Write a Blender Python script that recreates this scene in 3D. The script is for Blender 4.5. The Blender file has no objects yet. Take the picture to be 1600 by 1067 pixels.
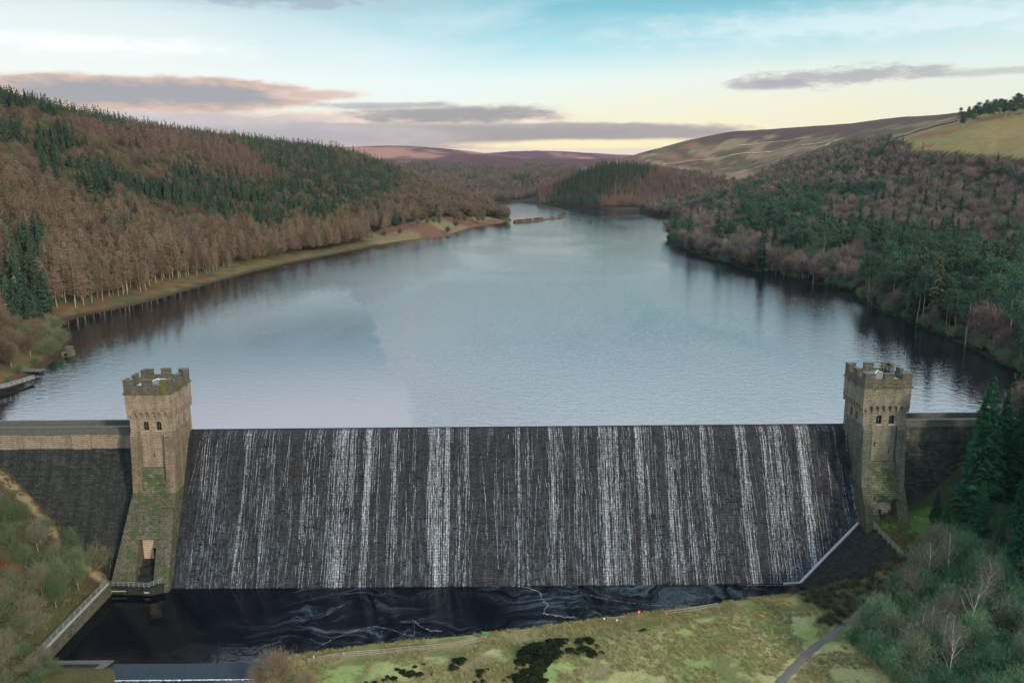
import bpy, bmesh, math, random
import numpy as np
from mathutils import Vector, Matrix
random.seed(7); RNG = np.random.default_rng(7)
R = math.radians
SC = bpy.context.scene
COL = SC.collection

# ------------------------------------------------------------------ camera
H_CAM, PITCH, ROLL, FPX = 62.9, R(12.3), R(0.5), 1244.4
cam_d = bpy.data.cameras.new('camera'); cam = bpy.data.objects.new('camera', cam_d); COL.objects.link(cam)
cam_d.lens = 28.0; cam_d.sensor_width = 36.0; cam_d.clip_end = 40000; cam_d.clip_start = 1
cam.matrix_world = (Matrix.Translation((0, 0, H_CAM)) @ Matrix.Rotation(R(90) - PITCH, 4, 'X') @ Matrix.Rotation(-ROLL, 4, 'Z'))
SC.camera = cam

# ------------------------------------------------------------------ colour management
SC.view_settings.view_transform = 'Standard'; SC.view_settings.look = 'None'
SC.view_settings.gamma = 1.0; SC.view_settings.exposure = 0.35
SC.cycles.max_bounces = 6; SC.cycles.diffuse_bounces = 2; SC.cycles.glossy_bounces = 3
SC.cycles.transparent_max_bounces = 8; SC.cycles.volume_bounces = 0

# ------------------------------------------------------------------ node helper
class NT:
    def __init__(s, tree): s.t = tree; s.n = tree.nodes; s.l = tree.links
    def new(s, ty, **k):
        n = s.n.new(ty)
        for a, b in k.items(): setattr(n, a, b)
        return n
    def put(s, sock, v):
        if isinstance(v, bpy.types.NodeSocket): s.l.new(v, sock)
        elif v is not None:
            try: sock.default_value = v
            except Exception: sock.default_value = (*v, 1.0)
    def m(s, op, a, b=None, c=None, clamp=False):
        n = s.new('ShaderNodeMath', operation=op, use_clamp=clamp)
        s.put(n.inputs[0], a)
        if b is not None: s.put(n.inputs[1], b)
        if c is not None: s.put(n.inputs[2], c)
        return n.outputs[0]
    def vm(s, op, a, b=None):
        n = s.new('ShaderNodeVectorMath', operation=op); s.put(n.inputs[0], a)
        if b is not None: s.put(n.inputs[1], b)
        return n.outputs['Value'] if op in ('LENGTH', 'DOT_PRODUCT') else n.outputs[0]
    def mix(s, f, a, b, blend='MIX'):
        n = s.new('ShaderNodeMix', data_type='RGBA', blend_type=blend)
        s.put(n.inputs[0], f); s.put(n.inputs[6], a); s.put(n.inputs[7], b)
        return n.outputs[2]
    def ramp(s, f, stops, interp='LINEAR'):
        n = s.new('ShaderNodeValToRGB'); cr = n.color_ramp; cr.interpolation = interp
        while len(cr.elements) < len(stops): cr.elements.new(0.5)
        for e, (p, c) in zip(cr.elements, stops):
            e.position = p; e.color = (*c, 1) if len(c) == 3 else c
        s.put(n.inputs[0], f); return n.outputs[0]
    def step(s, v, a, b, lo=0.0, hi=1.0):
        n = s.new('ShaderNodeMapRange', interpolation_type='SMOOTHSTEP')
        s.put(n.inputs[0], v); n.inputs[1].default_value = a; n.inputs[2].default_value = b
        n.inputs[3].default_value = lo; n.inputs[4].default_value = hi
        return n.outputs[0]
    def noise(s, vec, scale=1, detail=4, rough=0.55, dist=0.0, col=False):
        n = s.new('ShaderNodeTexNoise'); s.put(n.inputs['Vector'], vec)
        n.inputs['Scale'].default_value = scale; n.inputs['Detail'].default_value = detail
        n.inputs['Roughness'].default_value = rough; n.inputs['Distortion'].default_value = dist
        return n.outputs['Color'] if col else n.outputs[0]
    def xyz(s, x, y, z):
        n = s.new('ShaderNodeCombineXYZ')
        for i, v in enumerate((x, y, z)): s.put(n.inputs[i], v)
        return n.outputs[0]
    def sep(s, v):
        n = s.new('ShaderNodeSeparateXYZ'); s.put(n.inputs[0], v); return n.outputs

# ------------------------------------------------------------------ sky
SUN_DIR = Vector((0.68, -0.73, 0.0)).normalized(); SUN_EL = R(23)
world = bpy.data.worlds.new('World'); SC.world = world; world.use_nodes = True
w = NT(world.node_tree); w.n.clear()
tc = w.new('ShaderNodeTexCoord').outputs['Generated']
d = w.vm('NORMALIZE', tc); dx, dy, dz = w.sep(d)
el = w.m('MULTIPLY', w.m('ARCSINE', dz), 57.2958)             # degrees above horizon
az = w.m('MULTIPLY', w.m('ARCTAN2', dx, dy), 57.2958)         # degrees right of north
sky = w.new('ShaderNodeTexSky', sky_type='NISHITA')
sky.sun_disc = False; sky.sun_elevation = SUN_EL; sky.sun_rotation = math.atan2(SUN_DIR.x, SUN_DIR.y)
sky.altitude = 300; sky.air_density = 1.0; sky.dust_density = 1.5
eln = w.m('DIVIDE', el, 90.0, clamp=True)
grad = w.ramp(eln, [(0.0, (.82, .66, .42)), (0.030, (.84, .77, .56)), (0.065, (.68, .80, .76)), (0.092, (.28, .58, .63)), (0.118, (.12, .42, .49)),
                    (0.15, (.42, .66, .76)), (0.21, (.95, 1.05, 1.15)), (0.4, (.85, .95, 1.10)), (1.0, (.70, .82, .95))])
# warm cream veil low on the left, yellower low on the right
leftw = w.m('MULTIPLY', w.step(az, 2.0, -26.0), w.step(el, 15.0, 8.0))
grad = w.mix(w.m('MULTIPLY', leftw, 0.85), grad, (.77, .76, .68, 1))
rightw = w.m('MULTIPLY', w.step(az, -4.0, 20.0), w.step(el, 8.5, 1.5))
grad = w.mix(w.m('MULTIPLY', rightw, 0.9), grad, (.90, .76, .40, 1))
rw2 = w.m('MULTIPLY', w.step(az, 14.0, 34.0), w.step(el, 16.0, 7.0))
grad = w.mix(w.m('MULTIPLY', rw2, 0.55), grad, (.62, .74, .70, 1))
# thin high veil
vv = w.xyz(w.m('MULTIPLY', az, 0.05), w.m('MULTIPLY', el, 0.16), 3.1)
veil = w.step(w.noise(vv, 1.0, 6, 0.6, 0.6), 0.44, 0.78)
grad = w.mix(w.m('MULTIPLY', w.m('MULTIPLY', veil, 0.6), w.step(el, 20.0, 12.0)), grad, (.74, .77, .74, 1))
# cloud bodies: ellipses in azimuth / elevation with ragged edges
cv = w.xyz(w.m('MULTIPLY', az, 0.30), w.m('MULTIPLY', el, 1.0), 0.0)
cn = w.noise(cv, 0.9, 7, 0.62, 0.3); cn2 = w.noise(w.vm('ADD', cv, (7.3, 2.1, 5.0)), 2.3, 6, 0.6, 0.2)
def cloud(col, a0, e0, ra, re, soft, amp, body, under, opac):
    """ellipse centred at (a0,e0) degrees with half-axes (ra,re)"""
    xa = w.m('DIVIDE', w.m('SUBTRACT', az, a0), ra); ye = w.m('DIVIDE', w.m('SUBTRACT', el, e0), re)
    r = w.m('SQRT', w.m('ADD', w.m('MULTIPLY', w.m('MULTIPLY', xa, xa), w.m('ABSOLUTE', xa)), w.m('MULTIPLY', ye, ye)))
    r = w.m('ADD', r, w.m('MULTIPLY', w.m('SUBTRACT', cn, 0.5), amp))
    r = w.m('ADD', r, w.m('MULTIPLY', w.m('SUBTRACT', cn2, 0.5), amp * 0.6))
    mask = w.m('MULTIPLY', w.step(r, 1.0 + soft, 1.0 - soft), opac)
    c = w.mix(w.step(w.m('ADD', r, w.m('MULTIPLY', w.m('SUBTRACT', cn2, 0.5), 0.8)), 0.35, 1.1), body, under)
    return w.mix(mask, col, c)
mauve = (.165, .12, .135, 1); rose = (.62, .31, .18, 1); grey = (.30, .265, .29, 1)
g = grad
g = cloud(g, -4.0, 1.1, 21, 0.55, 0.5, 0.8, (.70, .56, .52, 1), (.78, .66, .50, 1), 0.8)
g = cloud(g, -9.0, 3.3, 14, 0.6, 0.5, 1.2, (.70, .44, .32, 1), (.80, .58, .40, 1), 0.75)
g = cloud(g, -26.0, 2.9, 13.5, 1.1, 0.45, 0.8, (.36, .26, .31, 1), (.50, .34, .34, 1), 0.85)
g = cloud(g, -23.5, 4.75, 11.0, 1.05, 0.16, 0.6, mauve, rose, 0.97)
g = cloud(g, -13.0, 4.9, 3.0, 0.35, 0.5, 1.5, (.55, .33, .26, 1), (.75, .5, .36, 1), 0.8)
g = cloud(g, -4.0, 2.2, 20.0, 0.85, 0.16, 0.45, (.20, .155, .18, 1), (.28, .21, .22, 1), 0.98)
g = cloud(g, -20.0, 2.1, 16.0, 0.9, 0.3, 0.6, (.29, .23, .28, 1), (.40, .31, .34, 1), 0.95)
g = cloud(g, -4.0, 3.6, 7.0, 0.65, 0.35, 1.6, mauve, (.42, .31, .28, 1), 0.95)
g = cloud(g, 6.0, 1.55, 9.0, 0.30, 0.5, 0.9, (.98, .80, .44, 1), (.95, .74, .44, 1), 0.95)
g = cloud(g, -8.5, 4.2, 5.0, 0.22, 0.5, 1.8, grey, (.5, .4, .38, 1), 0.85)
g = cloud(g, 22.0, 5.5, 5.5, 0.50, 0.40, 3.0, grey, (.44, .42, .38, 1), 0.85)
g = cloud(g, 17.5, 5.2, 2.8, 0.36, 0.4, 1.8, grey, (.42, .40, .36, 1), 0.85)
g = cloud(g, 31.0, 5.3, 6.0, 0.22, 0.6, 1.6, (.40, .38, .36, 1), (.5, .5, .42, 1), 0.7)
g = cloud(g, -17.0, 10.9, 11.0, 0.75, 0.6, 2.0, (.26, .31, .36, 1), (.42, .48, .52, 1), 0.8)
g = cloud(g, -27.0, 7.5, 9.0, 0.5, 0.8, 2.4, (.95, .92, .84, 1), (.85, .86, .80, 1), 0.6)
g = cloud(g, 24.0, 8.6, 14.0, 0.9, 0.8, 2.6, (.78, .86, .84, 1), (.66, .78, .78, 1), 0.55)
tint = w.mix(1.0, sky.outputs[0], (0.035, 0.035, 0.035, 1), 'MULTIPLY')
g = w.mix(1.0, g, tint, 'ADD')
# ground half of the world stays dim
g = w.mix(w.step(el, -0.4, -3.0), g, (.10, .10, .10, 1))
g = w.mix(w.m('MULTIPLY', w.m('MULTIPLY', w.step(el, 11.5, 18.0), w.step(el, 55.0, 35.0)), w.step(w.m('ABSOLUTE', az), 75.0, 45.0)), g, w.mix(w.step(az, 8.0, -22.0), (1.30, 1.52, 1.70, 1), (1.38, 1.42, 1.58, 1)))
bg = w.new('ShaderNodeBackground'); w.put(bg.inputs[0], g); bg.inputs[1].default_value = 0.80
wo = w.new('ShaderNodeOutputWorld'); w.l.new(bg.outputs[0], wo.inputs[0])
world.cycles.sampling_method = 'MANUAL'; world.cycles.sample_map_resolution = 512

# ------------------------------------------------------------------ sun
sl = bpy.data.lights.new('sun', 'SUN'); sl.energy = 2.8; sl.angle = R(4); sl.color = (1.0, .80, .60)
sun = bpy.data.objects.new('sun', sl); COL.objects.link(sun)
sdir = Vector((SUN_DIR.x * math.cos(SUN_EL), SUN_DIR.y * math.cos(SUN_EL), math.sin(SUN_EL)))
sun.rotation_euler = sdir.to_track_quat('Z', 'Y').to_euler(); sun.location = (300, -300, 400)

# ------------------------------------------------------------------ picture <-> place
def ray(px, py):
    u = (px - 800) / FPX; v = (533.5 - py) / FPX
    c, s = math.cos(ROLL), math.sin(ROLL)
    u, v = c * u + s * v, -s * u + c * v
    return u, math.cos(PITCH) + math.sin(PITCH) * v, -math.sin(PITCH) + math.cos(PITCH) * v
def G(px, py, z=0.0):
    a, b, c = ray(px, py); t = (z - H_CAM) / c; return (a * t, b * t, z)
def P(px, py, Y):
    a, b, c = ray(px, py); t = Y / b; return (a * t, Y, H_CAM + c * t)
def proj(X, Y, Z):
    z = np.asarray(Z) - H_CAM; fw = Y * math.cos(PITCH) - z * math.sin(PITCH); up = Y * math.sin(PITCH) + z * math.cos(PITCH)
    u, v = X / fw, up / fw; c, s = math.cos(ROLL), math.sin(ROLL)
    return 800 + FPX * (c * u - s * v), 533.5 - FPX * (s * u + c * v)

# ------------------------------------------------------------------ numpy helpers
_perm = RNG.random((256, 256))
def vnoise(x, y):
    xi = np.floor(x).astype(int); yi = np.floor(y).astype(int); fx = x - xi; fy = y - yi
    fx = fx * fx * (3 - 2 * fx); fy = fy * fy * (3 - 2 * fy)
    g_ = lambda a, b: _perm[a & 255, b & 255]
    return (g_(xi, yi) * (1 - fx) + g_(xi + 1, yi) * fx) * (1 - fy) + (g_(xi, yi + 1) * (1 - fx) + g_(xi + 1, yi + 1) * fx) * fy
def fbm(x, y, o=4):
    s = 0; a = 0.5
    for i in range(o): s = s + a * vnoise(x * 2 ** i + i * 17.3, y * 2 ** i + i * 9.1); a *= .5
    return s
def sstep(v, a, b):
    t = np.clip((v - a) / (b - a), 0, 1); return t * t * (3 - 2 * t)
def inpoly(x, y, poly):
    x = np.asarray(x, float); y = np.asarray(y, float); ins = np.zeros(x.shape, bool); n = len(poly)
    for i in range(n):
        x0, y0 = poly[i][:2]; x1, y1 = poly[(i + 1) % n][:2]
        c = ((y0 > y) != (y1 > y)) & (x < (x1 - x0) * (y - y0) / ((y1 - y0) if y1 != y0 else 1e-9) + x0)
        ins ^= c
    return ins
def sdist(x, y, poly):
    """signed distance, positive outside"""
    x = np.asarray(x, float); y = np.asarray(y, float); dm = np.full(x.shape, 1e18); n = len(poly)
    for i in range(n):
        x0, y0 = poly[i][:2]; x1, y1 = poly[(i + 1) % n][:2]
        ex, ey = x1 - x0, y1 - y0; L = ex * ex + ey * ey + 1e-12
        t = np.clip(((x - x0) * ex + (y - y0) * ey) / L, 0, 1)
        dm = np.minimum(dm, (x - x0 - t * ex) ** 2 + (y - y0 - t * ey) ** 2)
    dm = np.sqrt(dm); return np.where(inpoly(x, y, poly), -dm, dm)

# ------------------------------------------------------------------ mesh helpers
def mesh_from(name, V, F, mat=None, smooth=False, uv=True):
    me = bpy.data.meshes.new(name)
    V = np.asarray(V, np.float32); 
    if isinstance(F, np.ndarray):
        k = F.shape[1]; me.vertices.add(len(V)); me.vertices.foreach_set('co', V.ravel())
        me.loops.add(F.size); me.loops.foreach_set('vertex_index', F.ravel().astype(np.int32))
        me.polygons.add(len(F)); me.polygons.foreach_set('loop_start', np.arange(0, F.size, k, dtype=np.int32))
        me.update(calc_edges=True); me.validate()
    else:
        me.from_pydata([tuple(map(float, v)) for v in V], [], F); me.update()
    if mat is not None:
        for m_ in (mat if isinstance(mat, (list, tuple)) else [mat]): me.materials.append(m_)
    if smooth: me.polygons.foreach_set('use_smooth', np.ones(len(me.polygons), bool))
    return me
def boxuv(me):
    """box projected uv in metres"""
    uvl = me.uv_layers.new(name='UVMap') if not me.uv_layers else me.uv_layers[0]
    for p in me.polygons:
        n = p.normal
        for li in p.loop_indices:
            c = me.vertices[me.loops[li].vertex_index].co
            if abs(n.z) > 0.92: uv = (c.x, c.y)
            elif abs(n.x) > abs(n.y): uv = (c.y, c.z * (1 + .25 * abs(n.z)))
            else: uv = (c.x, c.z * (1 + .25 * abs(n.z)))
            uvl.data[li].uv = uv
class MB:
    """collects shapes into ONE mesh object"""
    def __init__(s): s.V = []; s.F = []
    def add(s, V, F):
        b = len(s.V); s.V += [tuple(v) for v in V]; s.F += [tuple(i + b for i in f) for f in F]; return s
    def box(s, x0, x1, y0, y1, z0, z1):
        V = [(x, y, z) for z in (z0, z1) for y in (y0, y1) for x in (x0, x1)]
        return s.add(V, [(0, 2, 3, 1), (4, 5, 7, 6), (0, 1, 5, 4), (2, 6, 7, 3), (0, 4, 6, 2), (1, 3, 7, 5)])
    def prism(s, x0, x1, prof):
        """profile (y,z) counter-clockwise seen from -x .. extruded along x"""
        n = len(prof); V = [(x0, y, z) for y, z in prof] + [(x1, y, z) for y, z in prof]
        F = [tuple(range(n)), tuple(range(2 * n - 1, n - 1, -1))]
        F += [(i, i + n, (i + 1) % n + n, (i + 1) % n) for i in range(n)]
        return s.add(V, F)
    def prismz(s, poly, z0, z1):
        n = len(poly); V = [(*p[:2], z0) for p in poly] + [(*p[:2], z1) for p in poly]
        F = [tuple(range(n - 1, -1, -1)), tuple(range(n, 2 * n))]
        F += [(i, (i + 1) % n, (i + 1) % n + n, i + n) for i in range(n)]
        return s.add(V, F)
    def tube(s, a, b, r0, r1=None, n=6):
        r1 = r0 if r1 is None else r1; a = Vector(a); b = Vector(b); d_ = (b - a)
        if d_.length < 1e-6: return s
        d_.normalize(); q = d_.orthogonal().normalized(); p = d_.cross(q)
        V = []
        for c, r in ((a, r0), (b, r1)):
            for i in range(n):
                t = 2 * math.pi * i / n; V.append(c + (q * math.cos(t) + p * math.sin(t)) * r)
        F = [(i, (i + 1) % n, (i + 1) % n + n, i + n) for i in range(n)] + [tuple(range(n - 1, -1, -1)), tuple(range(n, 2 * n))]
        return s.add(V, F)
    def bar(s, a, b, wd, ht):
        a = Vector(a); b = Vector(b); d_ = (b - a).normalized(); side = d_.cross(Vector((0, 0, 1)))
        side = side.normalized() if side.length > .1 else Vector((1, 0, 0)); up = side.cross(d_).normalized()
        V = [c + side * sx * wd / 2 + up * sz * ht / 2 for c in (a, b) for sx, sz in ((-1, -1), (1, -1), (1, 1), (-1, 1))]
        return s.add(V, [(0, 1, 2, 3), (7, 6, 5, 4), (0, 4, 5, 1), (1, 5, 6, 2), (2, 6, 7, 3), (3, 7, 4, 0)])
    def mesh(s, name, mat, uv=False, fix=True):
        me = mesh_from(name, s.V, s.F, mat)
        if fix:
            bm = bmesh.new(); bm.from_mesh(me); bmesh.ops.recalc_face_normals(bm, faces=bm.faces); bm.to_mesh(me); bm.free()
        if uv: boxuv(me)
        return me
    def build(s, name, mat, parent=None, uv=False, loc=None):
        return link(name, s.mesh(name, mat, uv), parent, loc)
def link(name, me, parent=None, loc=None):
    o = bpy.data.objects.new(name, me); COL.objects.link(o)
    if parent is not None: o.parent = parent
    if loc is not None: o.location = loc
    return o
def tag(o, label=None, cat=None, group=None, kind=None):
    if label: o['label'] = label
    if cat: o['category'] = cat
    if group: o['group'] = group
    if kind: o['kind'] = kind
    return o
def empty(name, loc, rz=0.0):
    o = bpy.data.objects.new(name, None); COL.objects.link(o); o.location = loc; o.rotation_euler = (0, 0, rz)
    o.empty_display_size = .5; return o
def booled(me, cutters, name):
    """subtract cutter meshes, return the evaluated mesh"""
    o = bpy.data.objects.new('tmp', me); COL.objects.link(o); cs = []
    for c in cutters:
        co = bpy.data.objects.new('tmpc', c); COL.objects.link(co); cs.append(co)
        md = o.modifiers.new('b', 'BOOLEAN'); md.operation = 'DIFFERENCE'; md.object = co; md.solver = 'EXACT'
    dg = bpy.context.evaluated_depsgraph_get(); dg.update()
    res = bpy.data.meshes.new_from_object(o.evaluated_get(dg)); res.name = name
    for x in cs + [o]: bpy.data.objects.remove(x)
    for c in cutters: bpy.data.meshes.remove(c)
    return res

# ------------------------------------------------------------------ materials
def mat(name, build):
    m_ = bpy.data.materials.new(name); m_.use_nodes = True; t = NT(m_.node_tree); t.n.clear()
    out = t.new('ShaderNodeOutputMaterial'); s_ = build(t)
    t.l.new(s_, out.inputs[0]); return m_
def principled(t, col, rough=.8, bump=None, bstr=.5, bdist=.1, spec=.3, **k):
    p = t.new('ShaderNodeBsdfPrincipled'); t.put(p.inputs['Base Color'], col); t.put(p.inputs['Roughness'], rough)
    t.put(p.inputs['Specular IOR Level'], spec)
    for a, b in k.items(): t.put(p.inputs[a], b)
    if bump is not None:
        b = t.new('ShaderNodeBump'); b.inputs['Strength'].default_value = bstr; b.inputs['Distance'].default_value = bdist
        t.put(b.inputs['Height'], bump); t.l.new(b.outputs[0], p.inputs['Normal'])
    return p.outputs[0]
def obj_co(t): return t.new('ShaderNodeTexCoord').outputs['Object']
def simple(name, c, rough=.8, var=.25, scale=3.0, spec=.3, metal=0.0):
    def b(t):
        n = t.noise(obj_co(t), scale, 4); col = t.mix(n, tuple(x * (1 - var) for x in c) + (1,), tuple(min(1, x * (1 + var)) for x in c) + (1,))
        return principled(t, col, rough, n, .3, .05, spec, Metallic=metal)
    return mat(name, b)
def masonry(name, base, dark, moss=None, bw=1.3, bh=.6, contrast=.5, stain=.5, mosslo=.5, wet=.75, bstr=.9, stain_col=(.02, .025, .022), mortar_k=.35):
    def b(t):
        uv = t.new('ShaderNodeTexCoord').outputs['UV']; oc = obj_co(t)
        wob = t.noise(oc, .9, 3, col=True); uvw = t.vm('ADD', uv, t.vm('MULTIPLY', t.vm('SUBTRACT', wob, (.5, .5, .5)), (.22, .16, 0)))
        br = t.new('ShaderNodeTexBrick'); t.put(br.inputs['Vector'], uvw)
        br.inputs['Color1'].default_value = (*base, 1); br.inputs['Color2'].default_value = (*dark, 1)
        br.inputs['Mortar'].default_value = (*[x * mortar_k for x in dark], 1)
        br.inputs['Scale'].default_value = 1; br.inputs['Mortar Size'].default_value = .05; br.inputs['Mortar Smooth'].default_value = .3
        br.inputs['Brick Width'].default_value = bw; br.inputs['Row Height'].default_value = bh
        col = br.outputs[0]
        n1 = t.noise(oc, .35, 5, .65); n2 = t.noise(oc, 2.2, 5, .7)
        col = t.mix(t.m('MULTIPLY', t.step(n2, .35, .7), contrast), col, tuple(min(1, x * 1.5) for x in base) + (1,))
        vs = t.noise(t.vm('MULTIPLY', uv, (.8, .06, 1)), 1, 5, .6)
        sm = t.m('MULTIPLY', t.step(t.m('ADD', t.m('MULTIPLY', vs, .6), t.m('MULTIPLY', n1, .4)), .42, .62), stain)
        col = t.mix(sm, col, (*stain_col, 1))
        if moss:
            mm = t.step(t.m('ADD', t.m('MULTIPLY', n1, .6), t.m('MULTIPLY', n2, .4)), mosslo, mosslo + .12)
            col = t.mix(t.m('MULTIPLY', mm, .85), col, t.mix(n2, tuple(x * .55 for x in moss) + (1,), tuple(x * 1.5 for x in moss) + (1,)))
        h = t.m('ADD', t.m('MULTIPLY', br.outputs['Fac'], -1.0), t.m('MULTIPLY', n2, 1.4))
        return principled(t, col, wet, h, bstr, .22, .12)
    return mat(name, b)
M = {}
M['dam'] = masonry('dark wet gritstone', (.038, .039, .042), (.015, .018, .022), (.016, .026, .022), 1.3, .55, .5, .6, .70, .5, 1.0, (.009, .013, .017), .6)
M['wall_dark'] = masonry('stained gritstone', (.050, .055, .050), (.015, .020, .022), (.028, .055, .032), 1.3, .55, .45, .75, .54, .8, 1.0, (.012, .02, .02))
M['wall_dark_r'] = masonry('greenish stained gritstone', (.06, .068, .06), (.016, .022, .022), (.03, .065, .035), 1.3, .55, .35, .5, .55, .8, 1.0, (.012, .02, .02))  # right wing face: slightly lighter and greener than the left one
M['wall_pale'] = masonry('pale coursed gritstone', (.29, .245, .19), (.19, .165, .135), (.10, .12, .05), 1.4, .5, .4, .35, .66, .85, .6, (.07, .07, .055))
M['tower'] = masonry('tower sandstone', (.33, .28, .205), (.21, .18, .135), (.12, .13, .06), 1.0, .40, .6, .45, .64, .85, .9, (.08, .075, .05), .5)
M['tower_weathered'] = masonry('weathered tower stone', (.15, .14, .11), (.085, .085, .07), (.055, .085, .03), 1.0, .42, .5, .5, .50, .85, .8, (.05, .05, .04))
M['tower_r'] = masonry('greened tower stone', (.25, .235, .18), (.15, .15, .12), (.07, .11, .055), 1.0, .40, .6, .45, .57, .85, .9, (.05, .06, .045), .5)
M['buttress'] = masonry('buttress stone', (.24, .195, .14), (.14, .12, .09), (.12, .13, .05), 1.1, .45, .5, .5, .60, .85, .8, (.05, .055, .04))
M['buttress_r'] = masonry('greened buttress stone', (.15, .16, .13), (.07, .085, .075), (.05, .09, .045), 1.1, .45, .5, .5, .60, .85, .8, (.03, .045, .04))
M['pier'] = masonry('mossy pier stone', (.13, .125, .095), (.045, .05, .04), (.05, .095, .022), 1.0, .45, .7, .45, .49, .85, 1.0, (.03, .04, .03))
M['pier_moss'] = masonry('moss covered stone', (.20, .21, .155), (.08, .095, .06), (.045, .085, .018), .9, .45, .5, .3, .47, .85, 1.2, (.03, .05, .02))
M['pale_door'] = masonry('pale dressed stone', (.50, .40, .31), (.42, .33, .26), None, .9, .45, .4, .15, .6, .85, .4)
M['coping'] = simple('coping stone', (.085, .095, .085), .85, .4, 1.5)
M['coping_pale'] = simple('pale coping stone', (.30, .31, .28), .8, .35, 1.5)
M['roof'] = simple('pale lead roofing', (.52, .55, .56), .6, .1, .6)
M['dark'] = simple('dark opening', (.006, .008, .009), .3, .2, 1, .5)
M['steel'] = simple('galvanised railing', (.33, .36, .36), .45, .1, 2, .5, .6)
M['wood'] = simple('weathered fence timber', (.26, .24, .19), .9, .3, 4)
M['red'] = simple('red painted plastic', (.48, .02, .02), .4, .1, 2)
M['white'] = simple('white painted plastic', (.75, .75, .72), .5, .05, 2)
M['green_paint'] = simple('green painted board', (.05, .30, .14), .5, .1, 2)
M['lead_line'] = simple('white flashing', (.70, .72, .72), .5, .1, 2)

# ------------------------------------------------------------------ reservoir outline (metres)
shore_px = [(-150, 668), (-60, 632), (0, 612), (30, 602), (52, 592), (62, 580), (85, 562), (100, 549), (104, 532), (98, 514), (94, 503), (112, 497), (160, 488),
            (210, 477), (245, 468), (290, 455), (330, 443), (370, 432), (400, 424), (450, 412), (500, 402), (545, 393), (575, 387), (610, 379), (650, 373), (690, 370),
            (712, 363), (735, 356), (765, 351), (790, 348), (800, 346), (797, 340), (788, 334), (775, 328), (768, 322), (770, 317), (800, 316), (835, 320), (870, 321), (905, 322), (950, 327),
            (1000, 333), (1060, 341), (1075, 350), (1050, 362), (1040, 372), (1056, 384), (1090, 398), (1130, 411), (1180, 424), (1230, 435), (1290, 447), (1335, 456), (1342, 468), (1380, 488),
            (1430, 508), (1480, 528), (1530, 552), (1580, 576), (1625, 603), (1680, 640)]
RES = [G(a, b)[:2] for a, b in shore_px]
RES = [(-150, 188)] + RES[1:] + [(128, 188)]
POOL_Z = -32.2; LOW_Z = -33.8
bank_px = [(1275, 922), (1200, 932), (1100, 944), (1000, 957), (900, 970), (800, 984), (700, 994), (600, 1004), (540, 1012), (480, 1019), (430, 1032), (400, 1045)]
BANK = [G(a, b, POOL_Z)[:2] for a, b in bank_px]
POOL = [(-92.6, 171), (-92.6, 139.9)] + [BANK[-1]] + BANK[::-1][1:] + [(70, 171)]
LOWPOOL = [(-79, 140.5), (-79, 70), (-40, 70), (-46, 125), (BANK[-1][0] + 1.5, 140.5)]

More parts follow.
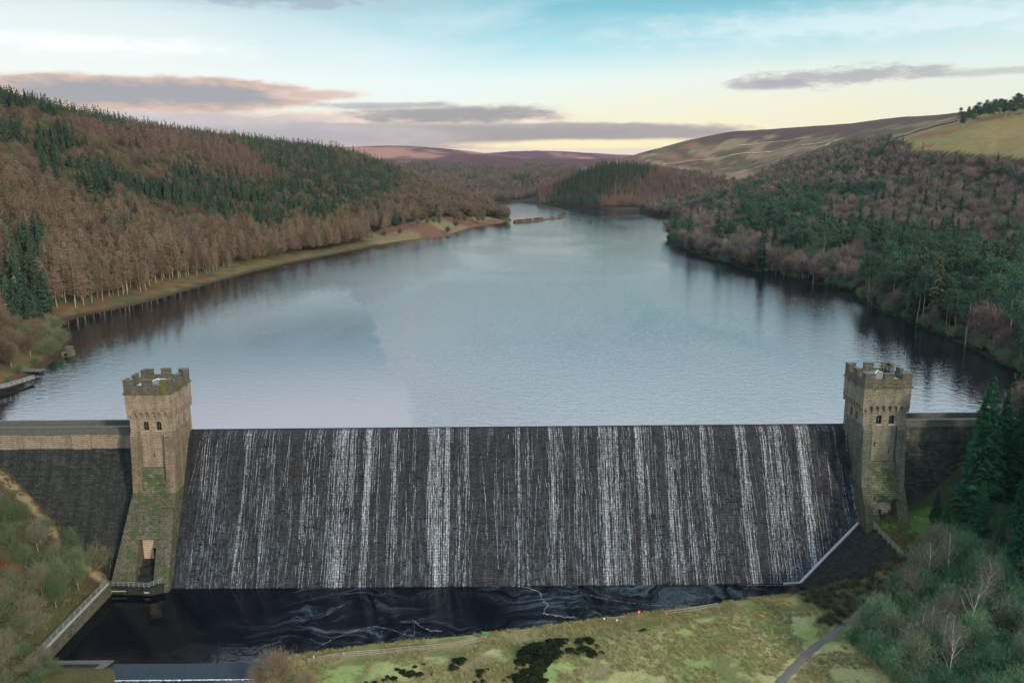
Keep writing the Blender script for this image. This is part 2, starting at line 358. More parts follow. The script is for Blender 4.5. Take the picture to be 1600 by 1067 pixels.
# ------------------------------------------------------------------ terrain
APRON = [(82.6, 179), (84.6, 172.5), (85.4, 161.2), (69.8, 165.4), (66.6, 170)]
_n = (Vector((84.3, 172.5, -20.0)) - Vector((69.5, 164.5, -32.6))).cross(Vector((85.6, 160.3, -21.6)) - Vector((69.5, 164.5, -32.6)))
def aplane(x, y): return -32.6 - (_n.x * (x - 69.5) + _n.y * (y - 164.5)) / _n.z
ctl = []
def C(px, py, Y, th=0): X, Y_, Z = P(px, py, Y); ctl.append((X, Y_, Z - th * 1.1))
for a in [(0, 430, 318, 16), (0, 350, 400, 18), (0, 250, 520, 18), (0, 140, 700, 17), (100, 165, 770, 17), (100, 400, 345, 17), (100, 330, 450, 18), (100, 240, 600, 18), (200, 400, 375, 17), (200, 330, 520, 18), (200, 250, 680, 18), (200, 182, 880, 17),
          (340, 380, 470, 18), (340, 320, 620, 18), (340, 260, 820, 18), (340, 207, 1050, 16), (450, 217, 1200, 16), (450, 300, 780, 18), (550, 350, 615, 15), (550, 300, 850, 18), (550, 230, 1350, 15),
          (620, 340, 690, 12), (620, 300, 900, 15), (615, 258, 1250, 15), (700, 345, 790, 0), (700, 290, 1150, 14), (650, 275, 1150, 15), (740, 312, 1100, 13), (770, 325, 1050, 10),
          (640, 285, 1700, 15), (700, 300, 1650, 10), (740, 312, 1600, 8), (800, 305, 1600, 14), (800, 270, 2200, 14), (780, 250, 2800, 0), (700, 234, 3500, 0), (600, 229, 3500, 0), (540, 230, 3400, 0), (660, 262, 2300, 12),
          (860, 262, 2500, 10), (870, 248, 3400, 0), (860, 236, 5200, 0), (930, 241, 5600, 0), (820, 238, 5000, 0), (890, 262, 2900, 10), (930, 262, 2700, 5), (960, 246, 1530, 17), (900, 275, 1460, 17), (868, 302, 1420, 15), (1020, 256, 1560, 17), (1000, 300, 1400, 14),
          (980, 262, 1900, 0), (920, 275, 1800, 5), (1080, 290, 1450, 14), (1140, 285, 1500, 14), (1020, 241, 2600, 0), (1080, 219, 2400, 0), (1150, 206, 2300, 0), (1300, 200, 1900, 0), (1400, 193, 1600, 0), (1490, 182, 1300, 0),
          (1150, 260, 1800, 0), (1250, 248, 1500, 0), (1060, 262, 1900, 0), (1340, 380, 440, 15), (1340, 320, 600, 15), (1340, 270, 800, 15), (1340, 222, 1030, 14), (1500, 440, 335, 15), (1500, 400, 390, 15), (1500, 330, 520, 15), (1500, 285, 650, 15),
          (1500, 240, 780, 14), (1500, 225, 850, 0), (1500, 190, 1050, 0), (1420, 214, 1050, 0), (1600, 245, 700, 13), (1600, 232, 760, 0), (1600, 170, 1000, 0), (1600, 300, 560, 15), (1600, 400, 380, 15), (1600, 500, 290, 15), (1200, 380, 500, 13),
          (1200, 330, 650, 13), (1200, 290, 850, 13), (1200, 268, 1000, 13), (1200, 290, 1300, 5), (1260, 240, 1050, 13), (1100, 372, 590, 13), (1100, 330, 800, 13), (1110, 300, 960, 13), (1120, 312, 1250, 5),
          (1450, 470, 320, 15), (1250, 350, 560, 14), (1420, 350, 500, 15), (1420, 260, 780, 15)]: C(*a)
ctl += [(-1.4 * 300, 300, 80), (-1.4 * 800, 800, 170), (-1.2 * 500, 500, 120), (-1.4 * 1500, 1500, 200), (-1.4 * 4000, 4000, 170), (1.4 * 200, 200, 35), (1.4 * 500, 500, 95), (1.4 * 1000, 1000, 170), (1.1 * 300, 300, 45),
        (1.4 * 2000, 2000, 200), (1.4 * 4000, 4000, 150), (-.8 * 1700, 1700, 130), (-.4 * 2400, 2400, 80), (0, 9000, 120), (-7000, 9000, 150), (7000, 9000, 150), (-3000, 6000, 120), (3000, 6000, 120), (500, 4500, 60), (900, 3600, 110), (0, 3900, 70),
        (-1200, 4800, 90)]
near = [(-150, 188, 1.5), (-165, 188, 6), (-190, 185, 18), (-160, 215, 4), (-150, 178, -1), (-123, 188, -9.5), (-123, 180, -9.5), (-97, 188, -28), (-97, 174, -28.5), (-110, 176, -19.5), (-96, 167, -29.5), (-95, 155, -29), (-95, 141, -29), (-97, 128, -29), (-110, 155, -21),
        (-110, 135, -20), (-130, 160, -10), (-130, 130, -9), (-160, 140, 5), (-180, 90, 8), (-120, 90, -18), (-84, 136, -31.3), (-86, 125, -31.5), (-83, 100, -31),
        (0, 188, -36), (-60, 188, -36), (60, 188, -36), (0, 169, -36), (-60, 169, -36), (50, 170, -36), (-36, 141, -30.7), (-30, 135, -30.2), (-30, 110, -30.5), (0, 146, -30.6), (28, 153, -30.4), (50, 160, -30.2), (0, 120, -29.8), (30, 130, -29.6), (50, 145, -29.2), (60, 125, -28), (30, 90, -30), (60, 90, -28),
        (78, 153, -27.5), (72, 159, -30.3), (81, 160, -25.5), (76, 161, -29), (68, 162, -31), (84, 172, -20), (85, 161, -21), (93, 172, -18.8), (93, 163, -19.3), (90, 188, -19), (84, 188, -21), (100, 178, -15.5), (110, 188, -8), (128, 188, 1.5), (128, 175, -1), (150, 185, 12), (105, 160, -16), (90, 150, -23), (80, 140, -27), (95, 135, -23),
        (90, 115, -24), (110, 120, -18), (130, 140, -8), (130, 100, -12), (170, 150, 12), (160, 90, -2), (0, 50, -30), (-60, 50, -31), (80, 50, -26), (-150, 50, 0), (150, 50, 0), (145, 215, 5), (160, 250, 9)]
ctl += near
for q in RES[1:-1]: ctl.append((q[0], q[1], 0.8))
ctl = np.array(ctl); CQ = np.stack([ctl[:, 0] / ctl[:, 1], np.log(ctl[:, 1])], 1)
kern = lambda r2: np.sqrt(r2 + .0009)
Am = kern(((CQ[:, None] - CQ[None]) ** 2).sum(-1)) + np.eye(len(CQ)) * 1e-3 * -1
n_ = len(CQ); big = np.zeros((n_ + 1, n_ + 1)); big[:n_, :n_] = Am; big[:n_, n_] = 1; big[n_, :n_] = 1
sol = np.linalg.solve(big, np.r_[ctl[:, 2], 0])
def rbf(x, y):
    u = x / y; l = np.log(y); z = np.full(x.shape, sol[-1])
    for i in range(n_): z = z + sol[i] * kern((u - CQ[i, 0]) ** 2 + (l - CQ[i, 1]) ** 2)
    return z
def height(x, y):
    x = np.asarray(x, float); y = np.asarray(y, float); z = rbf(x, y)
    far = sstep(y, 250, 600)
    z = z + far * (fbm(x / 90, y / 90) - .5) * 10 * sstep(z, 2, 40) + (fbm(x / 12 + 5, y / 12) - .5) * .9 * (1 - sstep(y, 300, 900))
    s1 = sdist(x, y, RES); up = y > 187.5
    wgt = sstep(s1, 0, 35); zl = np.maximum(z, .6 + .02 * np.clip(s1, 0, 100))
    land = (.05 + .16 * np.clip(s1, 0, 40)) * (1 - wgt) + zl * wgt
    zu = np.where(s1 < 0, np.maximum(-8, s1 * .4), land)
    zu = np.where((x > -142) & (x < 118) & (y < 200), np.minimum(zu, -4), zu)
    s2 = np.minimum(sdist(x, y, POOL), sdist(x, y, LOWPOOL)); w2 = sstep(s2, 0, 5.5)
    zd = np.where(s2 < 0, POOL_Z + np.maximum(-4, s2 * 1.2), (POOL_Z + .45 * np.clip(s2, 0, 6)) * (1 - w2) + np.maximum(z, POOL_Z + .4) * w2)
    ap_ = sdist(x, y, APRON); zd = np.where(ap_ < 0, np.minimum(zd, aplane(x, y) - 1.2), zd)
    zd = np.where((y > 168) & (np.abs(x - 0) < 79), np.minimum(zd, -33.6), zd)
    return np.where(up, zu, zd)

# the open-ground zones (picture outlines of the land cover)
Z_FIELD = [(1395, 214), (1500, 186), (1700, 120), (1750, 262), (1600, 248), (1500, 238), (1430, 236), (1420, 222)]
Z_MOOR = [(1000, 245), (1020, 236), (1080, 212), (1150, 198), (1300, 192), (1400, 186), (1498, 176), (1500, 190), (1400, 214), (1330, 218), (1260, 242), (1205, 268), (1165, 288), (1100, 276), (1050, 262), (1022, 258)]
Z_LAWN = [(560, 372), (600, 356), (640, 348), (690, 340), (760, 338), (790, 345), (780, 356), (700, 372), (600, 384)]
def landcolor(x, y, z):
    px, py = proj(x, y, z); n1 = fbm(x / 14, y / 14, 5); n2 = fbm(x / 60 + 3, y / 60, 5); n3 = fbm(x / 3.5, y / 3.5, 4)
    c = np.zeros((len(x), 3)); mixc = lambda m_, col: c.__setitem__(slice(None), c * (1 - m_[:, None]) + np.array(col) * m_[:, None])
    c[:] = (.032, .028, .020)                                     # forest floor
    mixc(sstep(n1, .45, .6) * .7, (.055, .065, .03))
    s1 = sdist(x, y, RES); upst = y > 188
    sh = upst & (s1 < 45) & (x < 0) & (y < 1200)                   # left shore: bracken and grass banks
    m_ = sh * sstep(s1, 45, 8)
    mixc(m_ * .9, (.12, .12, .055)); mixc(m_ * sstep(fbm(x / 9 + 9, y / 9, 5), .44, .58) * .85, (.17, .085, .05)); mixc(m_ * sstep(fbm(x / 6 + 2, y / 6, 4), .5, .6) * .7, (.15, .16, .06))
    mixc(m_ * sstep(s1, 5, 2), (.06, .042, .03)); mixc(m_ * sstep(fbm(x / 4 + 2, y / 4, 3), .5, .62) * .6, (.05, .055, .03))
    m_ = upst & (s1 < 5) & (x > 0) & (y < 1200); mixc(m_ * 1.0, (.030, .034, .024))
    lawn = inpoly(px, py, Z_LAWN) & (y > 550) & (y < 1300); mixc(lawn * .9, (.20, .17, .09)); mixc(lawn * sstep(n2, .5, .56), (.15, .085, .055))
    far = y > 1550; fl = far & (px < 1010)
    mixc(fl * 1.0, (.15, .085, .075)); mixc(fl * sstep(fbm(x / 300, y / 900, 5), .43, .5), (.34, .19, .145)); mixc(fl * sstep(fbm(x / 420 + 4, y / 700, 5), .5, .55) * .9, (.075, .035, .045))  # far moor: pink sunlight is mixed into these ground colours
    mixc(fl * (y > 4200) * sstep(n2, .4, .6) * .7, (.12, .055, .085)); fw_ = inpoly(px, py + 6, [(560, 300), (620, 262), (660, 256), (760, 262), (800, 266), (850, 248), (905, 266), (908, 300), (870, 330), (770, 326)]) & far; mixc(fw_ * 1.0, (.065, .05, .042)); mixc(far & (z < 12), (.06, .05, .04)) if False else None
    mo = inpoly(px, py, Z_MOOR) & (y > 1150)
    mixc(mo * 1.0, (.165, .125, .075)); mixc(mo * sstep(fbm(x / 45, y / 110, 6), .46, .51), (.24, .185, .115)); mixc(mo * sstep(fbm(x / 40 + 7, y / 90, 6), .47, .51) * .9, (.085, .072, .042))
    mixc(mo * sstep(z + 60 * (n2 - .5), 122, 134) * .9, (.075, .05, .048)); mixc(mo * (px < 1090) * sstep(n2, .45, .55) * .6, (.26, .13, .09))
    fi = inpoly(px, py, Z_FIELD) & (y > 680)
    mixc(fi * 1.0, (.25, .195, .085)); mixc(fi * sstep(fbm(x / 40, y / 90, 5), .44, .56) * .7, (.20, .19, .075)); mixc(fi * (fbm(x / 25, y / 60, 5) > .58) * (px < 1500), (.25, .11, .06))
    # downstream ground
    dn = y < 189
    mixc(dn * 1.0, (.085, .09, .04))
    mea = dn & (x > -48) & (x < 82)
    mixc(mea * 1.0, (.38, .385, .18)); mixc(mea * sstep(fbm(x / 11 + 2, y / 9, 5), .44, .56), (.25, .34, .12)); mixc(mea * sstep(n3, .48, .62) * .55, (.48, .43, .25))
    mixc(mea * sstep(fbm(x / 8 + 30, y / 6, 5), .53, .6) * .6, (.12, .10, .055))
    s2 = sdist(x, y, POOL); mixc(mea * (s2 < 7) * (s2 > 2) * .55, (.20, .16, .09)); mixc(mea * (np.abs(s2 - 8) < 1) * .7, (.10, .15, .05))
    mixc((mea & (s2 < .6)) * .8, (.07, .08, .045))
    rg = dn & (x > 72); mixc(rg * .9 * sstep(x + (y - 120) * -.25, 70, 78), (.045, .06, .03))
    rg = dn & (x > 80) & (x < 100) & (y > 163) & (y < 176); mixc(rg * 1.0, (.08, .17, .04))
    lf = dn & (x < -92); mixc(lf * 1.0, (.075, .085, .04)); mixc(lf * sstep(n1, .47, .55) * .9, (.115, .06, .04))
    ff = 186.4 - np.interp(-z, [3.7, 12, 20, 27, 33], [0, 4.8, 9.2, 13.4, 17.2]); strip = lf & (y > ff - 5.5); mixc(strip * 1.0, (.085, .06, .04)); mixc((lf & (y > ff - 3.2) & (y < ff - 1.0)) * .95, (.30, .25, .155))
    return np.clip(c, 0, 1)
gy = np.unique(np.round(np.r_[np.exp(np.arange(math.log(45), math.log(100), .02)), np.exp(np.arange(math.log(100), math.log(600), .0075)), np.exp(np.arange(math.log(600), math.log(2600), .0085)), np.exp(np.arange(math.log(2600), math.log(9000), .014))], 4))
gu = np.r_[np.arange(-1.5, -.78, .03), np.arange(-.78, .78, .0065), np.arange(.78, 1.51, .03)]
UU, YY = np.meshgrid(gu, gy); TX = (UU * YY).ravel(); TY = YY.ravel(); TZ = height(TX, TY)
nr, nc = UU.shape; idx = np.arange(nr * nc).reshape(nr, nc)
TF = np.stack([idx[:-1, :-1], idx[:-1, 1:], idx[1:, 1:], idx[1:, :-1]], -1).reshape(-1, 4)
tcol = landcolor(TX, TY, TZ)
def ground_mat(t):
    a = t.new('ShaderNodeAttribute', attribute_name='cover').outputs['Color']; oc = obj_co(t)
    n1 = t.noise(oc, 1.6, 6, .7); n2 = t.noise(oc, .12, 5, .6)
    c = t.mix(1.0, a, t.ramp(n1, [(.25, (.45, .45, .45)), (.5, (1, 1, 1)), (.75, (1.0, 1.0, 1.0))]), 'MULTIPLY')
    c = t.mix(1.0, c, t.ramp(n2, [(.3, (.72, .74, .70)), (.7, (1.0, 1.0, 1.0))]), 'MULTIPLY')
    return principled(t, c, .95, n1, .8, .5, .1)
M['ground'] = mat('ground', ground_mat)
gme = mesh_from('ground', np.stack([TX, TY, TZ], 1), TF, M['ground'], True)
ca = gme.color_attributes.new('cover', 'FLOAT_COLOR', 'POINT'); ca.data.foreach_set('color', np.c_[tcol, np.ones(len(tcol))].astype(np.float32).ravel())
tag(link('ground', gme), 'valley ground of moor, woodland floor and rough meadow', 'ground', kind='structure')
# running horizon: which ground is hidden behind nearer ridges
eang = ((TZ + 4 - H_CAM) / TY).reshape(nr, nc); HOR = np.maximum.accumulate(eang, 0)
def hidden(x, y, ztop):
    ui = np.clip(np.searchsorted(gu, x / y), 0, nc - 1); yi = np.clip(np.searchsorted(gy, y) - 2, 0, nr - 1)
    return (ztop - H_CAM) / y < HOR[yi, ui] - .004

# ------------------------------------------------------------------ water
def water_mat(t):
    oc = obj_co(t); x, y, z = t.sep(oc)
    v1 = t.vm('MULTIPLY', oc, (.55, 1.0, 1)); n1 = t.noise(v1, .5, 3, .6); n2 = t.noise(v1, 1.7, 2, .5)
    big_ = t.noise(t.vm('MULTIPLY', oc, (1, .45, 1)), .012, 4, .5, 1.2)
    # a calm, slicker tongue on the left of a curved wind line
    edge = t.m('ADD', t.m('ADD', x, t.m('MULTIPLY', y, .27)), t.m('MULTIPLY', t.noise(oc, .02, 4, .6), 24))
    calm = t.m('MULTIPLY', t.step(edge, 43, 39), t.step(y, 480, 380))
    rough = t.m('ADD', t.step(big_, .35, .65, .01, .035), t.m('MULTIPLY', calm, -.02))
    h = t.m('ADD', t.m('MULTIPLY', n1, .7), t.m('MULTIPLY', n2, .3))
    p = t.new('ShaderNodeBsdfPrincipled'); p.inputs['Base Color'].default_value = (.004, .009, .012, 1)
    t.put(p.inputs['Roughness'], rough); p.inputs['IOR'].default_value = 3.1; p.inputs['Specular IOR Level'].default_value = .5
    b = t.new('ShaderNodeBump'); t.put(b.inputs['Strength'], t.m('MULTIPLY', t.step(big_, .3, .7, .35, .9), t.m('SUBTRACT', 1.0, t.m('MULTIPLY', calm, .7)))); b.inputs['Distance'].default_value = .24
    t.put(b.inputs['Height'], h); t.l.new(b.outputs[0], p.inputs['Normal']); return p.outputs[0]
M['water'] = mat('reservoir water', water_mat)
wp = [(-260, 189.35), (-700, 1800), (700, 1800), (260, 189.35)]
tag(link('water', mesh_from('water', [(a, b, 0) for a, b in wp], [(0, 3, 2, 1)], M['water'])), 'broad rippled reservoir reflecting the evening sky', 'water', kind='structure')
def pool_mat(t):
    oc = obj_co(t); wv = t.noise(oc, .055, 3, .5, 0, True)
    warp = t.vm('ADD', oc, t.vm('MULTIPLY', t.vm('SUBTRACT', wv, (.5, .5, .5)), (38, 26, 0)))
    f1 = t.noise(t.vm('MULTIPLY', warp, (.055, .22, 1)), 1, 7, .62, 1.2); zone = t.noise(oc, .035, 2, .5)
    x, y, z = t.sep(oc); zx = t.step(x, -78, -30)
    f2 = t.noise(t.vm('MULTIPLY', warp, (.22, .9, 1)), 1, 6, .7, .8); fine = t.noise(oc, 3.0, 4, .7)
    foam = t.m('MULTIPLY', t.m('MULTIPLY', t.m('MULTIPLY', t.step(f1, .41, .74), t.step(f2, .32, .66)), t.step(zone, .32, .52)), zx)
    foam = t.m('MULTIPLY', foam, t.step(fine, .3, .6, .5, 1))
    col = t.mix(foam, (.0015, .003, .006, 1), (.10, .155, .19, 1))
    n1 = t.noise(oc, .9, 3, .6)
    return principled(t, col, t.step(foam, 0, .5, .06, .4), n1, .25, .15, .35)
M['pool'] = mat('dark pool water', pool_mat)
M['pool_low'] = mat('shallow outfall water', lambda t: principled(t, (.01, .02, .03, 1), .12, t.noise(obj_co(t), 1.3, 3), .35, .2, .8))
tag(link('pool_water', mesh_from('pool_water', [(-93, 140.4, POOL_Z), (BANK[-1][0] + 3, 140.4, POOL_Z), (-25, 135, POOL_Z), (82, 150, POOL_Z), (82, 172, POOL_Z), (-93, 172, POOL_Z)], [(0, 1, 2, 3, 4, 5)], M['pool'])), 'near black stilling pool with drifting foam below the dam', 'water', kind='structure')
tag(link('outfall_water', mesh_from('outfall_water', [(-81, 60, LOW_Z), (-30, 60, LOW_Z), (-40, 139.5, LOW_Z), (-81, 139.5, LOW_Z)], [(0, 1, 2, 3)], M['pool_low'])), 'lower channel water below the small weir', 'water', kind='structure')
#@@PART2
# ------------------------------------------------------------------ the dam
YC = 189.6; SX0, SX1 = -80.6, 82.4                     # overflow crest line and its two ends
def face(z):
    """distance of the overflow face in front of the crest at level z"""
    pts = [(0.0, 0.0), (-.35, 1.1), (-1.2, 2.2), (-2.6, 3.1), (-5.0, 4.3), (-12, 8.0), (-20, 12.6), (-27, 17.0), (-33, 21.0), (-37, 23.7)]
    for (a, b), (c, d_) in zip(pts, pts[1:]):
        if z >= c: t = (a - z) / (a - c); return b + (d_ - b) * t
    return pts[-1][1]
zs = [-.08, -.2, -.35, -.75, -1.2, -1.9, -2.6, -3.7, -5] + [-5 - i * 1.0 for i in range(1, 32)]
def sheet(name, x0, x1, nx, off, zs_, material, back=6.0):
    """overflow masonry: curved face sheet closed by crest, back and ends"""
    xs = np.linspace(x0, x1, nx); V = []; uvs = []; F = []
    arc = 0; prev = None; prof = []
    for z in zs_:
        y = YC - face(z) - off
        if prev: arc += math.hypot(y - prev[0], z - prev[1])
        prev = (y, z); prof.append((y, z, arc))
    for (y, z, a) in prof:
        for x in xs:
            V.append((x, y, z)); uvs.append((x, -a))
    n = len(xs)
    for i in range(len(prof) - 1):
        for j in range(n - 1): F.append((i * n + j, (i + 1) * n + j, (i + 1) * n + j + 1, i * n + j + 1))
    b = len(V); m_ = len(prof)
    V += [(x0, YC + back, -.6), (x1, YC + back, -.6), (x0, YC + back, -37), (x1, YC + back, -37)]; uvs += [(0, 0)] * 4
    F += [(0, n - 1, b + 1, b), (b, b + 1, b + 3, b + 2)]
    F.append(tuple([b] + [b + 2] + [i * n for i in range(m_ - 1, -1, -1)])); F.append(tuple([b + 1] + [i * n + n - 1 for i in range(m_)] + [b + 3]))
    me = mesh_from(name, V, F, material); ul = me.uv_layers.new(name='UVMap')
    for l in me.loops: ul.data[l.index].uv = uvs[l.vertex_index]
    return me
dam = empty('masonry_dam', (0, YC, -33)); tag(dam, 'long dark gritstone dam with water running down its overflow face', 'dam')
def dpart(name, me): o = link(name, me, dam); o.location = (0, -YC, 33); return o
dpart('overflow_face', sheet('overflow_face', SX0, SX1, 60, 0, zs, M['dam']))
# rock-faced blocks standing proud of the courses, in the pattern of the masonry
mb = MB()
for k in range(2600):
    z = -1.5 - random.random() * 31; x = random.uniform(SX0 + 1, SX1 - 1); s_ = random.uniform(.4, 1.2); z = round(z / .55) * .55
    y = YC - face(z); pr = random.uniform(.05, .22)
    mb.add([(x, y - .02, z), (x + s_, y - .02, z), (x + s_, y - pr, z), (x, y - pr, z), (x, YC - face(z - .5) + .05, z - .5), (x + s_, YC - face(z - .5) + .05, z - .5)],
           [(0, 1, 2, 3), (3, 2, 5, 4), (0, 3, 4), (1, 5, 2)])
tag(dpart('projecting_blocks', mb.mesh('projecting_blocks', M['dam'], True)), kind='stuff')
# crest lip in longer stones with a fine dark joint
mb = MB(); x = SX0 + .05
while x < SX1 - .3:
    wd = min(random.uniform(2.2, 3.4), SX1 - .05 - x); mb.box(x + .02, x + wd - .02, YC - .55, YC + .5, -.6, -.03 + random.uniform(-.03, .015)); x += wd
dpart('crest_stones', mb.mesh('crest_stones', M['dam'], True))
# non-overflow walls
def wing(name, x0, x1, m_pale, m_dark, m_cop, pil, toe_extra=0):
    o = empty(name, (0, YC, 0))
    def pt(n, mbx, m_): q = mbx.build(n, m_, o, True); q.location = (0, -YC, 0); return q
    YF = 186.2
    pt('upper_wall', MB().box(x0, x1, YF, 193, -3.7, .0), m_pale)
    pt('roadway', MB().box(x0, x1, YF + .62, 192.3, .0, .35), M['coping'])
    pt('string_course', MB().box(x0, x1, YF - .35, YF + .6, .003, .42), M['coping'])
    pt('parapet', MB().box(x0, x1, YF - .02, YF + .58, .42, 1.55), m_cop)
    pt('coping', MB().box(x0, x1, YF - .14, YF + .7, 1.553, 1.80), M['coping'])
    q = pt('rear_parapet', MB().box(x0, x1, 192.35, 193.0, .003, 1.5), m_cop)
    prof = [(193, -3.72), (YF - .05, -3.72), (YF - .9, -5.5), (YC - 8.0, -12), (YC - 12.4, -20), (YC - 16.6, -27), (YC - 20.4, -33), (YC - 21, -34.0), (193, -34.0)]
    pt('battered_face', MB().prism(x0, x1, [(a, b) for a, b in prof]), m_dark)
    for a, b in pil:
        pt('pilaster', MB().prism(a, b, [(YF + .1, -.05), (YF - .32, -.05), (YF - .42, -3.7), (YF + .1, -3.7)]), m_pale)
        pt('pilaster_foot', MB().prism(a + .003, b - .003, [(YF + .1, -3.703), (YF - .42, -3.703), (YF - 2.0, -7.6), (YF + .1, -7.9)]), m_dark)
    return o
M['wall_shade'] = masonry('shade darkened green wall stone', (.11, .12, .10), (.05, .06, .055), (.04, .07, .04), 1.2, .5, .5, .6, .56, .85, .8, (.02, .03, .03))  # shade on the right wall is put into this dark green stone colour
wl = wing('left_wing', -175, -89.8, M['wall_pale'], M['wall_dark'], M['coping'], [(-108.2, -103.6), (-126.5, -121.5), (-146, -141)])
wl.name = 'abutment_wall'; tag(wl, 'dark battered stone wall with pale upper band left of the left tower', 'dam wall')
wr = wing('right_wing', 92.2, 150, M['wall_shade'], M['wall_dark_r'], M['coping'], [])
wr.name = 'abutment_wall'; tag(wr, 'deeply shaded stone wall between the right tower and the tall spruces', 'dam wall')

# ------------------------------------------------------------------ water running down the face
streams = [(318, 12, 3), (330, 20, 3), (347, 16, 3), (385, 9, 10), (398, 22, 4), (415, 14, 4), (428, 12, 5), (455, 20, 2), (481, 9, 7), (497, 10, 4), (522, 12, 12), (534, 14, 22), (549, 12, 10), (574, 9, 20), (590, 8, 4), (617, 9, 11), (641, 14, 4),
           (672, 7, 12), (683, 12, 24), (698, 8, 18), (716, 10, 5), (728, 7, 8), (775, 60, 3), (808, 8, 7), (822, 8, 3), (861, 9, 9), (872, 10, 6), (899, 10, 9), (915, 10, 4), (940, 10, 18), (951, 12, 16), (962, 8, 9), (975, 10, 8), (996, 10, 17),
           (1012, 14, 8), (1042, 9, 12), (1050, 14, 8), (1072, 12, 7), (1098, 9, 12), (1110, 9, 4), (1154, 9, 15), (1162, 7, 8), (1193, 10, 12), (1208, 16, 16), (1220, 14, 9), (1249, 8, 20), (1257, 12, 13), (1276, 12, 2), (1290, 12, 3), (1306, 6, 2), (1325, 6, 13), (1331, 5, 8),
           (600, 600, 9), (1000, 500, 9)]
V = []; F = []
for px, wpx, st in streams:
    xc = (px - 800) / FPX * 195.5; sg = wpx / FPX * 195.5 / 2.6; st = (st * .8 if st < 10 else 8 + (st - 10) * .75)
    for k in range(int(st * 7.5)):
        x = xc + random.gauss(0, 1) * sg * (.85 if st > 13 else 1) if wpx < 200 else xc + random.uniform(-1, 1) * wpx / 2 * .157
        if not (SX0 + .2 < x < SX1 - .2): continue
        z0 = -.15 if random.random() < .2 else -random.uniform(.3, 30); L = random.choice([random.uniform(.5, 3)] * 3 + [random.uniform(3, 16)] * 3)
        z1 = max(z0 - L, -33); wd = random.uniform(.010, .034) * (1.25 if st > 13 else 1); n = max(2, int((z0 - z1) / .45)); b = len(V)
        fan = (x - xc) * .12; drift = 0; wob = random.uniform(.015, .045)
        for i in range(n + 1):
            z = z0 + (z1 - z0) * i / n; drift += random.gauss(0, wob); xx = x + fan * (-z / 33) + drift; y = YC - face(z) - random.uniform(.12, .26); ww = wd * (.35 + 1.3 * random.random())
            V += [(xx - ww, y, z), (xx + ww, y, z)]
        for i in range(n): F.append((b + 2 * i, b + 2 * i + 2, b + 2 * i + 3, b + 2 * i + 1))
def fall_mat(t):
    p = principled(t, (.44, .50, .56, 1), .4, None, spec=.4); tr = t.new('ShaderNodeBsdfTransparent'); mx = t.new('ShaderNodeMixShader')
    oc = obj_co(t); x, y, z = t.sep(oc); n = t.noise(oc, 1.8, 3); co_ = t.m('SINE', t.m('ADD', t.m('MULTIPLY', z, 11.42), t.m('MULTIPLY', t.noise(oc, .7, 2), 3.0))); t.put(mx.inputs[0], t.m('MULTIPLY', t.step(n, .32, .66, .25, .95), t.step(t.m('ADD', co_, t.m('MULTIPLY', t.noise(oc, 2.6, 3), 1.6)), -.4, 1.6, .62, 1.0))); t.l.new(tr.outputs[0], mx.inputs[1]); t.l.new(p, mx.inputs[2]); return mx.outputs[0]
M['fall'] = mat('falling white water', fall_mat)
tag(link('falling_water', mesh_from('falling_water', V, F, M['fall'])), 'thin white strands of water spilling down the dam face', 'water', kind='stuff')
# thin sheet of water wetting the face in broad vertical bands
def film_mat(t):
    uv = t.new('ShaderNodeTexCoord').outputs['UV']
    n = t.noise(t.vm('MULTIPLY', uv, (.16, .012, 1)), 1, 4, .6); n2 = t.noise(t.vm('MULTIPLY', uv, (2.2, .22, 1)), 1, 5, .65, .3); n3 = t.noise(t.vm('MULTIPLY', uv, (5.5, .9, 1)), 1, 4, .6, .4)
    fac = t.m('MULTIPLY', t.step(n, .36, .64, .25, 1), t.m('MULTIPLY', t.step(n2, .44, .66), t.step(n3, .38, .62)))
    p = principled(t, (.17, .26, .33, 1), .25, n2, .3, .1, .6); tr = t.new('ShaderNodeBsdfTransparent'); mx = t.new('ShaderNodeMixShader')
    t.put(mx.inputs[0], t.m('MULTIPLY', fac, t.step(t.sep(uv)[1], -4, -34, .22, .62))); t.l.new(tr.outputs[0], mx.inputs[1]); t.l.new(p, mx.inputs[2]); return mx.outputs[0]
me = sheet('water_film', SX0 + .05, SX1 - .05, 2, .05, zs[:36], mat('thin water film', film_mat))
bm = bmesh.new(); bm.from_mesh(me); bmesh.ops.delete(bm, geom=[f for f in bm.faces if len(f.verts) > 4 or any(v.co.y > YC + .3 for v in f.verts)], context='FACES'); bm.to_mesh(me); bm.free()
tag(link('water_film', me), 'thin sheet of water wetting the overflow masonry', 'water', kind='stuff')

